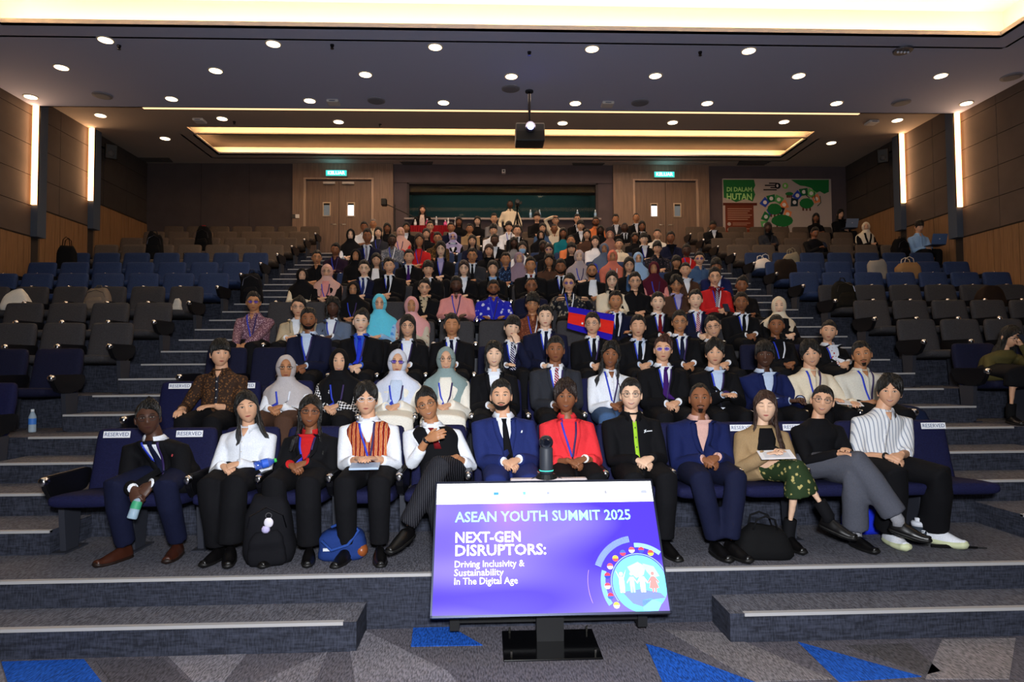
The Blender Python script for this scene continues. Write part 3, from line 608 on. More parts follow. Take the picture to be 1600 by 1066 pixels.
for s in (-1, 1): MB().tube([(s*.05, 0, .02), (s*.1, -.02, 0.0), (s*.14, -.03, -.02)], .003, 5).obj('cable', mat('#0a0a0c', 'plain'), cv)
rbox(-.25, .28, -.03, .03, -.03, .0, .01, 2).obj('mount_tray', mat('#b9aeb0', 'plain'), cv)
# ================================================================ PEOPLE: builders
def lerp(a, b, t): return a+(b-a)*t
def surf(th, ph, sex='m'):
    """head surface, local (faces -Y), th from crown, ph from front"""
    dx, dy, dz = math.sin(th)*math.sin(ph), -math.sin(th)*math.cos(ph), math.cos(th)
    x, y, z = .0795*dx, .097*dy, .115*dz
    if z < 0:
        t = -z/.115
        x *= 1-(.22 if sex == 'm' else .29)*t**1.6
        y *= (1-.48*t) if y > 0 else (1-.08*t*t)
    if dy < 0:
        fm = min(1, -dy*1.6); g = lambda u, c, s: math.exp(-((u-c)/s)**2)
        y += fm*(.009*(g(x, .031, .016)+g(x, -.031, .016))*g(z, .012, .012))
        y -= fm*.005*g(z, .034, .010)*g(x, 0, .05)
        if -.045 < z < .03:
            q = max(0, min(1, (.026-z)/.052)); q2 = 1 if z > -.028 else max(0, (z+.045)/.017)
            y -= fm*(.004+.019*q)*q2*math.exp(-(x/(.008+.007*q))**2)
        y -= fm*(.005*g(z, -.060, .012)*g(x, 0, .026)+.007*g(z, -.098, .018)*g(x, 0, .03)+.004*(g(x, .042, .02)+g(x, -.042, .02))*g(z, -.03, .025))
    return Vector((x, y, z))
def fan(mb, pts, mi): mb.add(pts, [tuple(range(len(pts)))], mi)
HEADC = {}
def head_mb(sex, lod, mouth, eyes, beard):
    key = (sex, lod, mouth, eyes, beard)
    if key in HEADC: return HEADC[key]
    nv, nu = ((34, 44), (24, 32), (18, 24))[lod]
    m = MB(); rings = [[surf(PI*i/nv, 2*PI*j/nu, sex) for j in range(nu)] for i in range(1, nv)]
    m.loft(rings)
    bv = BVHTree.FromPolygons([Vector(v) for v in m.v], m.f)
    for s in (-1, 1):
        m.ball((s*.080, .012, -.006), (.011, .021, .033), 8 if lod else 10, 6)
    def P(x, z, off):
        h = bv.ray_cast(Vector((x, -.3, z)), Vector((0, 1, 0)))[0]
        return (x, (h.y if h else -.08)-off, z)
    for s in (-1, 1):
        cx, cz = s*.031, .011
        if eyes == 'o':
            fan(m, [P(cx+.0150*math.cos(a), cz+.0050*math.sin(a)*(1 if math.sin(a) > 0 else .8), .0012) for a in [2*PI*i/12 for i in range(12)]], 1)
            fan(m, [P(cx+.0066*math.cos(a), cz+.0004+.0056*math.sin(a), .0022) for a in [2*PI*i/10 for i in range(10)]], 2)
        q = [(-.017, -.001), (-.009, .006), (0, .008), (.009, .006), (.017, -.001)] if eyes == 'o' else [(-.017, -.001), (-.008, -.004), (0, -.005), (.008, -.004), (.017, -.001)]
        for i in range(4): fan(m, [P(cx+q[i][0], cz+q[i][1], .0028), P(cx+q[i+1][0], cz+q[i+1][1], .0028), P(cx+q[i+1][0], cz+q[i+1][1]+.0024, .0028), P(cx+q[i][0], cz+q[i][1]+.0024, .0028)], 2)
        b = [(-.013, 0), (0, .004), (.012, .004), (.022, -.002)]
        for i in range(3): fan(m, [P(cx+s*b[i][0], .031+b[i][1], .0022), P(cx+s*b[i+1][0], .031+b[i+1][1], .0022), P(cx+s*b[i+1][0], .0355+b[i+1][1], .0022), P(cx+s*b[i][0], .037+b[i][1], .0022)], 2)
    def mouthpoly(w, zc, up, dn, curve, mi, off):
        n = 6; top = []; bot = []
        for i in range(n+1):
            u = -1+2*i/n; c = curve*u*u; e = 1-u*u
            top.append(P(w*u, zc+c+up*e, off)); bot.append(P(w*u, zc+c-dn*e, off))
        for i in range(n): fan(m, [bot[i], bot[i+1], top[i+1], top[i]], mi)
    if mouth == 's':
        mouthpoly(.027, -.062, .004, .011, .008, 3, .002); mouthpoly(.021, -.0605, .001, .0055, .007, 1, .0034)
    else:
        mouthpoly(.023, -.061, .006, .0075, .002, 3, .002); mouthpoly(.022, -.061, .0007, .0007, .002, 2, .003)
    if beard:
        nb_, na = 7, 15
        def bp(i, j, off):
            pd = (-80 if beard == 'full' else -22)+(160 if beard == 'full' else 44)*j/na; ts = 127-35*(abs(pd)/80)**2.2 if beard == 'full' else 128; ph = math.radians(pd); th = math.radians(ts+(154-ts)*i/nb_)
            v = surf(th, ph, sex); d = v.normalized(); return v+d*off
        full = beard == 'full'
        for i in range(nb_):
            for j in range(na):
                c = (bp(i, j, 0)+bp(i+1, j+1, 0))/2
                fan(m, [bp(i, j, .0025), bp(i, j+1, .0025), bp(i+1, j+1, .0025), bp(i+1, j, .0025)], 2)
        for i in range(4):
            xs = [-.028+.014*i, -.028+.014*(i+1)]
            fan(m, [P(xs[0], -.0485-.25*abs(xs[0]), .003), P(xs[1], -.0485-.25*abs(xs[1]), .003), P(xs[1], -.042-.2*abs(xs[1]), .003), P(xs[0], -.042-.2*abs(xs[0]), .003)], 2)
    HEADC[key] = m; return m
HAIRLINE = {'short': ((0, 51), (28, 47), (45, 54), (62, 66), (78, 96), (95, 96), (115, 100), (145, 122), (180, 128)), 'buzz': ((0, 46), (35, 44), (60, 64), (78, 92), (95, 94), (145, 118), (180, 124)),
            'fringe': ((0, 68), (35, 70), (60, 78), (78, 100), (95, 98), (115, 102), (145, 124), (180, 130)), 'mid': ((0, 48), (14, 62), (40, 77), (60, 88), (78, 100), (110, 104), (145, 126), (180, 132)),
            'tied': ((0, 54), (35, 56), (60, 68), (80, 90), (100, 98), (145, 120), (180, 128)), 'long': ((0, 52), (25, 60), (50, 75), (70, 92), (90, 110), (180, 135)), 'bangs': ((0, 72), (35, 74), (55, 82), (75, 105), (90, 112), (180, 135)),
            'recede': ((0, 36), (35, 34), (60, 58), (78, 92), (95, 94), (145, 118), (180, 124))}
def hair_mb(style, lod, length=.34, seed=0):
    base = {'curly': 'fringe', 'bob': 'bangs', 'wavy': 'long', 'side': 'short', 'bobmid': 'long'}.get(style, style)
    tab = HAIRLINE[base]; th0 = {'short': .023, 'side': .028, 'buzz': .009, 'fringe': .031, 'mid': .031, 'curly': .040, 'tied': .013, 'recede': .012, 'long': .023, 'bangs': .023, 'bob': .028, 'wavy': .028, 'bobmid': .024}[style]
    nth, nph = ((14, 48), (10, 32), (8, 24))[lod]; rd = random.Random(seed); m = MB()
    def hl(ph):
        a = abs((math.degrees(ph)+180) % 360-180)
        for (a0, v0), (a1, v1) in zip(tab, tab[1:]):
            if a <= a1: return lerp(v0, v1, (a-a0)/(a1-a0))
        return tab[-1][1]
    jag = [rd.uniform(-1, 1) for _ in range(nph)]; rings = []
    for j in range(1, nth+1):
        ring = []
        for i in range(nph):
            ph = 2*PI*i/nph; side = math.sin(ph)
            H = hl(ph)+jag[i]*(6 if base in ('fringe', 'bangs', 'mid') else 3.2) + (9*side if style == 'side' and math.cos(ph) > 0 else 0)
            th = math.radians(H)*j/nth; v = surf(th, ph); d = Vector((v.x, v.y, v.z*.8+.02)).normalized()
            u_ = j/nth; fr_ = math.cos(ph); keep = .55 if (base in ('fringe', 'bangs', 'mid') and fr_ > .2) or style in ('long', 'wavy', 'bob', 'bobmid', 'bangs') else .06
            t = th0*(1-(1-keep)*u_**3)*(1+.20*jag[i]*u_+.10*math.sin(i*2.4+j*1.3))*(.45+.80*max(0, math.cos(th))**.7)*(1+.25*noise.noise(Vector((v.x*30+seed, v.y*30, v.z*12))))
            if style == 'side': t *= 1+.35*side
            if style in ('curly', 'wavy'): t += .012*noise.noise(v*60+Vector((seed, 0, 0)))
            if style == 'mid': t *= .72+.5*min(1, abs(ph if ph < PI else ph-2*PI)/.5)
            ring.append(v+d*t)
        rings.append(ring)
    edge_ = []
    for i in range(nph):
        ph = 2*PI*i/nph; v = surf(math.radians(hl(ph)), ph); edge_.append(v*.97)
    rings.append(edge_); m.loft(rings, False); top = sum((r for r in rings[0]), Vector())/nph+Vector((0, 0, .003)); n0 = len(m.v); m.v.append(tuple(top))
    for i in range(nph): m.f.append((n0, (i+1) % nph, i)); m.m.append(0)
    if style in ('long', 'bangs', 'wavy', 'bob', 'bobmid'):
        L_ = .15 if style in ('bob', 'bobmid') else length; nc = (26, 18, 14)[lod]; nl = (12, 8, 6)[lod]; p0 = math.radians(62)
        outer, inner = [], []
        for l in range(nl+1):
            z = .045-(L_+.045)*l/nl; ro, ri = [], []
            for i in range(nc+1):
                ph = p0+(2*PI-2*p0)*i/nc; q = -z
                rx = .087+.012*math.sin(min(1, max(0, q/.12))*PI)*0+(.02 if q > .12 else 0)*min(1, (q-.12)/.08 if q > .12 else 0)+.03*max(0, min(1, (q-.2)/.1))
                ry = .10 if q < .1 else lerp(.10, .115, min(1, (q-.1)/.15))
                fr = max(0, math.cos(ph)); wv = .007*math.sin(9*ph+seed+l*.8)+(.012*math.sin(l*1.5+ph*4) if style == 'wavy' else 0)
                r_ = 1+.08*noise.noise(Vector((ph*3+seed, l*.4, 0)))
                x, y = (rx*r_+wv)*math.sin(ph), -(ry*r_+wv)*math.cos(ph)
                if q > .12: y -= .055*fr*min(1, (q-.12)/.1)
                if q > .14 and fr == 0: y += .01
                if style in ('bob', 'bobmid') and l >= nl-1: x *= .93; y *= .93
                endz = z-(.03*noise.noise(Vector((ph*5, seed, 1))) if l == nl else 0)
                ro.append((x, y, endz)); ri.append((x*.78, y*.78 if q < .12 else y-math.copysign(.02, y), endz+.004))
            outer.append(ro); inner.append(ri)
        m.loft(outer, False, closed=False); m.loft(inner, False, closed=False); m.loft([outer[-1], inner[-1]], False, closed=False)
        for e in (0, nc): m.loft([[outer[l][e] for l in range(nl+1)], [inner[l][e] for l in range(nl+1)]], False, closed=False)
    if style == 'tied': m.ball((0, .105, .03), (.035, .03, .035), 10, 8)
    return m
def hijab_mb(lod, hd, nb, chest_y, sw, seed=0, long=.30, R3=None):
    """headscarf: wrap round the head with a clean face opening, drape over shoulders and chest (body-local)"""
    m = MB(); na, nb_ = ((36, 14), (26, 10), (20, 8))[lod]; rd = random.Random(seed)
    rings = []
    for i in range(nb_+1):
        r = []
        for j in range(na):
            a = 2*PI*j/na; ca, sa = math.cos(a), math.sin(a)
            ex, ez = .060, (.074 if sa > 0 else .099)
            d0 = 1/math.sqrt((ca/ex)**2+(sa/ez)**2); b0 = math.asin(min(.98, d0/.112)); be = lerp(b0, PI*.97, (i/nb_))
            x, y, z = .092*math.sin(be)*ca, -.112*math.cos(be), .130*math.sin(be)*sa
            k_ = 1+.012*math.sin(7*a+3*be+seed)*(i > 0)
            if sa < 0: x *= 1-.1*sa*sa; 
            off = -.006 if i == 0 else 0
            r.append(hd+R3 @ Vector((x*k_, y*k_+.006+off, z*k_+.002)))
        rings.append(r)
    m.loft(rings, False); fan(m, rings[-1], 0)
    prof = ((-.075, .074, .090, 0), (-.105, .086, .096, .2), (-.13, .112, .104, .45), (-.155, sw*.92, .114, .7), (-.18, sw*1.16, .126, .9), (-.22, sw*1.36, .142, 1), (-.27, sw*1.42, .156, 1), (-.27-long*.35, sw*1.38, .166, 1))
    nd = (40, 28, 22)[lod]; rings = []
    for dz, rx, ry, t in prof:
        r = []
        for j in range(nd):
            a = 2*PI*j/nd; f = 1+.035*math.sin(6*a+seed)*t+.02*math.sin(11*a+dz*30)*t
            cx = lerp(hd.x, nb.x, t); cy = lerp(hd.y, chest_y, t)
            lowf = long*.5*max(0, -math.sin(a))*t if dz < -.25 else 0
            r.append(Vector((cx+rx*f*math.cos(a), cy+ry*f*math.sin(a), hd.z+dz-lowf)))
        rings.append(r)
    m.loft(rings, False); return m
def hand_raw(curl):
    m = MB(); m.tube([(0, -.02, 0), (0, .01, 0), (0, .05, .002), (0, .09, 0), (0, .098, 0)], [(.022, .018), (.027, .018), (.039, .016), (.040, .013), (.034, .010)], 10, ref=(0, 0, 1))
    for i, (x, ln, r) in enumerate(((-.030, .070, .0088), (-.010, .079, .0092), (.010, .074, .0088), (.029, .058, .0078))):
        p = Vector((x, .088, 0)); d = Vector((x*.9, 1, 0)).normalized(); path = [p-d*.02, p]; ang = 0
        for s_, c in ((.45, curl*.7), (.32, curl*1.1), (.23, curl*.8)):
            ang += c; p = p+Vector((d.x, math.cos(ang), -math.sin(ang)))*(ln*s_); path.append(p.copy())
        m.tube(path, [r, r, r*.98, r*.92, r*.7], 8, ref=(1, 0, 0))
    m.tube([(-.018, .012, -.004), (-.042, .038, -.010), (-.056, .064, -.016-.012*curl), (-.052-.01*(1-curl), .088, -.022-.02*curl)], [.014, .0125, .0105, .0075], 8)
    return m
# ---- remesh jobs, evaluated together
JOBS = {}
def job(key, mb, voxel, smooth=4):
    if key in JOBS: return
    me = mb.mesh('tmp'); o = bpy.data.objects.new('tmp', me); COL.objects.link(o)
    r = o.modifiers.new('r', 'REMESH'); r.mode = 'VOXEL'; r.voxel_size = voxel
    s = o.modifiers.new('s', 'SMOOTH'); s.factor = .5; s.iterations = smooth
    JOBS[key] = o
def run_jobs():
    dg = bpy.context.evaluated_depsgraph_get(); dg.update()
    for k_, o in list(JOBS.items()):
        if isinstance(o, bpy.types.Object):
            me = bpy.data.meshes.new_from_object(o.evaluated_get(dg)); old = o.data; bpy.data.objects.remove(o); bpy.data.meshes.remove(old)
            me.polygons.foreach_set('use_smooth', [True]*len(me.polygons)); JOBS[k_] = me
def mesh_mb(me, mb=None, mtx=None, mi=0, flip=False):
    mb = mb or MB(); o = len(mb.v)
    mb.v += [tuple(mtx @ v.co) if mtx else tuple(v.co) for v in me.vertices]
    mb.f += [tuple((i+o) for i in (reversed(p.vertices) if flip else p.vertices)) for p in me.polygons]; mb.m += [mi]*len(me.polygons); return mb
def ik(S, W, l1, l2, pole):
    d = W-S; L_ = min(d.length, (l1+l2)*.995); W = S+d.normalized()*L_; dn = d.normalized()
    a = (l1*l1-l2*l2+L_*L_)/(2*L_); h = math.sqrt(max(0, l1*l1-a*a)); pv = Vector(pole)-dn*Vector(pole).dot(dn); pv.normalize()
    return S+dn*a+pv*h, W
RM = ((-.12, .165, .128), (0, .178, .13), (.25, .160, .115), (.5, .168, .115), (.70, .180, .114), (.82, .166, .104), (.90, .130, .088), (.965, .088, .074), (1.03, .063, .060))
RF = ((-.12, .165, .128), (0, .172, .128), (.25, .140, .105), (.5, .148, .118), (.66, .156, .120), (.78, .150, .106), (.88, .118, .084), (.955, .078, .068), (1.03, .055, .054))
def skeleton(p):
    s = {}; hc, lx, fwd = p['hc'], p['lx'], p.get('fwd', 0); fem = p['sex'] == 'f'; bl = p.get('bl', 1); st = p.get('stand', 0)
    z0 = p.get('hipz', .555); hip = Vector((0, 0, z0)); nb = Vector((lx*.75, .055-fwd*.85, hc-.150)); hd = Vector((lx, .02-fwd, hc))
    def spine(t):
        q = hip.lerp(nb, t); q.y += .045*math.sin(PI*max(0, min(1, t)))+(-.02*t if fwd else 0); return q
    s.update(hip=hip, nb=nb, hd=hd, spine=spine, sw=(.160 if fem else .180)*bl, bl=bl, fem=fem)
    arms = p.get('arms', 'lap'); A = {'lap': ((-.055, -.27, .665), (.055, -.265, .68)), 'apart': ((-.13, -.30, .67), (.13, -.30, .67)), 'rest': ((-.24, -.20, .66), (.24, -.20, .66)), 'low': ((-.05, -.46, .54), (.06, -.44, .57)),
         'hang': ((-.26, -.02, .86), (.26, -.02, .86)), 'chin': ((-.07, -.25, .67), (.05, -.16, hc-.17)), 'up': ((-.06, -.10, hc+.08), (.06, -.25, .68)), 'phone': ((-.05, -.30, .74), (.05, -.30, .74)), 'hold': ((-.2, -.30, .86), (.2, -.30, .86)), 'vsign': ((-.06, -.26, .68), (.16, -.2, hc-.1))}
    wr = A[arms] if isinstance(arms, str) else arms
    for nm, sg, wt in (('a', -1, wr[0]), ('b', 1, wr[1])):
        S = nb+Vector((sg*s['sw'], .012, -.098)); W_ = Vector(wt)
        E, W_ = ik(S, W_, .285, .255, (sg*.55, .55, -.7)); s['S'+nm], s['E'+nm], s['W'+nm] = S, E, W_
    lg = p.get('legs', {}); 
    for nm, sg in (('a', -1), ('b', 1)):
        dk, da, dt = (sg*.12, -.43, z0-.015), (sg*.115, -.37, .10), (sg*.2, -1, -.05)
        if st: dk, da = (sg*.1, -.02, z0*.53), (sg*.1, .02, .09)
        q = lg.get(nm, (dk, da, dt)); s['J'+nm] = hip+Vector((sg*.092*bl, 0, 0)); s['K'+nm] = Vector(q[0]); s['F'+nm] = Vector(q[1]); s['T'+nm] = Vector(q[2]).normalized()
    hr = p.get('hrot', (0, 0, 0))   # yaw, pitch, roll degrees
    s['Mh'] = Matrix.Translation(hd) @ Matrix.Rotation(math.radians(hr[0]), 4, 'Z') @ Matrix.Rotation(math.radians(hr[1]), 4, 'X') @ Matrix.Rotation(math.radians(hr[2]), 4, 'Y')
    return s
def torso_mb(s, inf, tmin=-.2, tmax=1.1, mb=None):
    m = mb or MB(); rings = []
    for t, rx, ry in (RF if s['fem'] else RM):
        if t < tmin or t > tmax: continue
        c = s['spine'](t); bl = s['bl'] if t < .95 else 1; rr = []
        fy = .018*math.exp(-((t-.62)/.16)**2) if s['fem'] else 0
        for j in range(20):
            a = 2*PI*j/20; ca, sa = math.cos(a), math.sin(a); e = .85
            rr.append((c.x+(rx*bl+inf)*math.copysign(abs(ca)**e, ca), c.y+(ry*bl+inf)*math.copysign(abs(sa)**e, sa)-(fy if sa < 0 else 0), c.z))
        rings.append(rr)
    m.loft(rings); return m
def arm_tube(m, s, nm, inf, upto=1.0, k=1.0):
    S, E, W_ = s['S'+nm], s['E'+nm], s['W'+nm]; sg = -1 if nm == 'a' else 1
    st = s['nb']+Vector((sg*.07, .01, -.075)); f = .92 if s['fem'] else 1.0
    P_ = [st, S, S.lerp(E, .5), E]; R = [.048, .058, .050, .043]
    if upto > .5:
        e = (upto-.5)*2; P_ += [E.lerp(W_, .5*e), E.lerp(W_, e)]; R += [lerp(.043, .038, e), lerp(.043, .029, e)]
    else: P_[-1] = S.lerp(E, upto*2)
    m.tube(P_, [r*f*k+inf for r in R], 10)
def leg_tube(m, s, nm, inf, wide=0, upto=1.0, seg=12):
    J, K, A_ = s['J'+nm], s['K'+nm], s['F'+nm]; f = s['bl']
    P_ = [J+Vector((0, .06, .0)), J, J.lerp(K, .5), K, K.lerp(A_, .35*upto), K.lerp(A_, .7*upto), K.lerp(A_, upto)]
    R = [.085*f, .094*f, .082*f, .064, .057, .046, .040]
    m.tube(P_, [R[i]+inf+(wide*max(0, i-2)/4) for i in range(7)], seg)
def shoe_mb(kind='shoe'):
    """shoe, heel at origin, toe along +Y, sole on z=0"""
    m = MB(); L_ = .275; rings = []; sol = []
    for i in range(11):
        t = i/10; y = -.06+L_*t; w_ = .030+.014*math.sin(PI*min(1, t*1.15))+(.004 if t > .5 else 0)
        if t > .85: w_ *= 1-1.6*(t-.85)**1.0
        if t == 0: w_ *= .8
        h = (.075 if t < .30 else lerp(.082, .048, (t-.30)/.4) if t < .7 else lerp(.048, .026, (t-.7)/.3))
        if kind == 'sneaker': h *= 1.3; w_ *= 1.12
        lift = .012*max(0, (t-.75)/.25)**2
        rings.append([(w_*math.cos(a), y, lift+.012+h*max(0, math.sin(a))**.75 if math.sin(a) > 0 else lift+.012) for a in [2*PI*j/14 for j in range(14)]])
        sw_ = w_+.004; hs = .034 if kind == 'sneaker' else .016
        sol.append([(-sw_, y, lift), (sw_, y, lift), (sw_, y, lift+hs), (-sw_, y, lift+hs)])
    m.loft(rings, True, 0); m.loft(sol, True, 1)
    return m
SHOE = {}
def shoe_mesh(kind):
    if kind not in SHOE:
        me = shoe_mb(kind).mesh('shoe'); bm = bmesh.new(); bm.from_mesh(me); bmesh.ops.subdivide_edges(bm, edges=bm.edges, cuts=1, use_grid_fill=True, smooth=.6); bm.to_mesh(me); bm.free(); me.polygons.foreach_set('use_smooth', [True]*len(me.polygons)); SHOE[kind] = me
    return SHOE[kind]
class Deco:
    """thin pieces laid on the front of a garment by ray casting"""
    def __init__(s, polys): s.b = polys; s.m = MB()
    def y(s, x, z, last=-.1):
        h = s.b.ray_cast(Vector((x, -1.5, z)), Vector((0, 1, 0)))[0]; return h.y if h else last
    def patch(s, rows, nx, off, mi=0, bk=.012):
        V_, n = [], nx+1; last = None
        for z, xl, xr in rows:
            ys = [s.y(lerp(xl, xr, i/nx), z, None) for i in range(n)]; good = [v for v in ys if v is not None]
            f_ = good[0] if good else (last if last is not None else -.1)
            for i in range(n):
                yy = ys[i] if ys[i] is not None else f_
                V_.append((lerp(xl, xr, i/nx), yy-off, z))
            last = sum(good)/len(good) if good else f_
        B = [(x, y+bk, z) for x, y, z in V_]; N_ = len(V_); R_n = len(rows); fs = []
        for r in range(R_n-1):
            for i in range(nx): fs.append((r*n+i, (r+1)*n+i, (r+1)*n+i+1, r*n+i+1))
        bd = [i for i in range(n)]+[r*n+nx for r in range(1, R_n)]+[(R_n-1)*n+i for i in range(nx-1, -1, -1)]+[r*n for r in range(R_n-2, 0, -1)]
        for i in range(len(bd)): a, b_ = bd[i], bd[(i+1) % len(bd)]; fs.append((a, b_, b_+N_, a+N_))
        s.m.add(V_+B, fs, mi)
    def ribbon(s, pts, w_, off, mi=0, n=10):
        rows = []; P_ = [Vector(p) for p in pts]; segs = len(P_)-1; V_ = []
        for i in range(n+1):
            t = i/n*segs; k_ = min(int(t), segs-1); q = P_[k_].lerp(P_[k_+1], t-k_); d = (P_[k_+1]-P_[k_]).normalized(); nn = Vector((-d.y, d.x))*(w_/2)
            for e in (q+nn, q-nn): V_.append((e.x, s.y(e.x, e.y, V_[-2][1]+off if len(V_) > 1 else -.1)-off, e.y))
        B = [(x, y+.006, z) for x, y, z in V_]; N_ = len(V_); fs = []
        for i in range(n):
            a = 2*i; fs += [(a, a+1, a+3, a+2), (a, a+2, a+2+N_, a+N_), (a+1, a+1+N_, a+3+N_, a+3)]
        s.m.add(V_+B, fs, mi)
def collar_mb(s, r=.076, h=.030, drop=.05, open_=22, nbz=None):
    m = MB(); nb, hd = s['nb'], s['hd']; n = 20; T, B = [], []; k = .9 if s['fem'] else 1
    ax = (hd-nb); ax.z = max(ax.z, .05); ax = ax/ax.z
    for i in range(n+1):
        a = math.radians(open_+(360-2*open_)*i/n); fr = max(0, math.cos(a)); e = min(i, n-i)/n
        tip = max(0, 1-e*9)
        c1 = nb+ax*h; T.append(c1+Vector((r*k*.90*math.sin(a), -r*k*.92*math.cos(a), -.012*fr)))
        B.append(nb+Vector(((r+.016)*k*math.sin(a)*(1+.25*tip), -(r+.016)*k*math.cos(a)-.012*tip, -.004-drop*tip*.9-.012*fr)))
    V_ = T+B+[p+Vector((0, 0, 0))-(p-nb).normalized()*.005 for p in B]
    N_ = n+1; fs = []
    for i in range(n): fs += [(i, i+1, N_+i+1, N_+i), (N_+i, N_+i+1, 2*N_+i+1, 2*N_+i)]
    m.add([tuple(v) for v in V_], fs); return m
def glasses_mb(rnd_=True, lod=0):
    m = MB(); n = (16, 12, 8)[lod]; 
    for s in (-1, 1):
        rx, rz = (.0235, .0215) if rnd_ else (.026, .017); ring = [(s*.032+rx*math.cos(2*PI*i/n), -.099-.004*0+abs(s*.032+rx*math.cos(2*PI*i/n))*.15, .008+rz*math.sin(2*PI*i/n)) for i in range(n+1)]
        m.tube(ring, .0019 if rnd_ else .0024, 5, False, 0, ref=(0, 1, 0)); m.add(ring[:-1], [tuple(range(n))], 1)
        m.tube([(s*.057, -.089, .012), (s*.079, -.05, .012), (s*.081, .01, .008)], .0018, 5, True, 0)
    m.tube([(-.009, -.0985, .012), (0, -.101, .014), (.009, -.0985, .012)], .0018, 5, True, 0)
    return m
# ================================================================ PEOPLE: assembly
CN = {'black': '#0c0c10', 'charcoal': '#2a2c33', 'navy': '#11152e', 'royal navy': '#1f2a60', 'deep blue': '#141d4a', 'white': '#dfe3ec', 'pale blue': '#b9c8e0', 'blue': '#2f55b8', 'bright blue': '#1f35c8', 'cream': '#d8ccb6', 'beige': '#b5a58a', 'tan': '#9c8260',
      'red': '#b81f22', 'coral red': '#d8333a', 'maroon': '#4a1226', 'pink': '#cf8a88', 'salmon': '#c5705e', 'lavender': '#a59cc4', 'purple': '#3a1860', 'grey': '#77777c', 'brown': '#4a3328', 'teal': '#0f6a78', 'orange': '#d07848', 'olive': '#4c4526', 'turquoise': '#5cc0dc', 'dark purple': '#241428', 'denim blue': '#3e587e', 'dark red': '#6e1018', 'mauve': '#8d7a8c', 'silver grey': '#b4aeb0', 'grey green': '#7f9394', 'blush': '#c9a096', 'slate': '#5b6880', 'off-white': '#e2ddd2', 'sky blue': '#8fb2dc', 'striped red': '#9a2430', 'striped navy': '#1a2048', 'dark green': '#20402c'}
SKIN = {1: '#e0b89c', 2: '#cf9f80', 3: '#ad7854', 4: '#855438', 5: '#4a2e22'}
LIPC = {1: '#b8655e', 2: '#a8584e', 3: '#8e4a40', 4: '#6e3630', 5: '#47241f'}
EYEW = {q_: mat('#b0a89f' if q_ < 4 else '#7d726a', 'gloss', None, .5) for q_ in range(1, 6)}; DARK = mat('#120d0b', 'plain', None, .5)
LANB, LANP = mat('#2038b8', 'plain', None, .6), mat('#2c1c50', 'plain', None, .6)
def cmat(c):
    if isinstance(c, tuple): return mat(CN.get(c[1], c[1]), c[0], CN.get(c[2], c[2]), None, c[3] if len(c) > 3 else None)
    if c.startswith('striped'): return mat(CN[c], 'tie', '#c9c4cc')
    return mat(CN.get(c, c), 'cloth')
for cv_, lod in ((.35, 0), (.85, 0), (.35, 1), (.85, 1)): job(('hand', cv_, lod), hand_raw(cv_), .0048 if lod == 0 else .0085, 2)
PEOPLE = []
TAKEN = {}
def P(k, hx, hy, sex, skin, hair, top, fl='', **kw):
    p = dict(k=k, hx=hx, hy=hy, sex=sex, skin=skin, hair=hair, top=top, fl=fl); p.update(kw); PEOPLE.append(p); return p
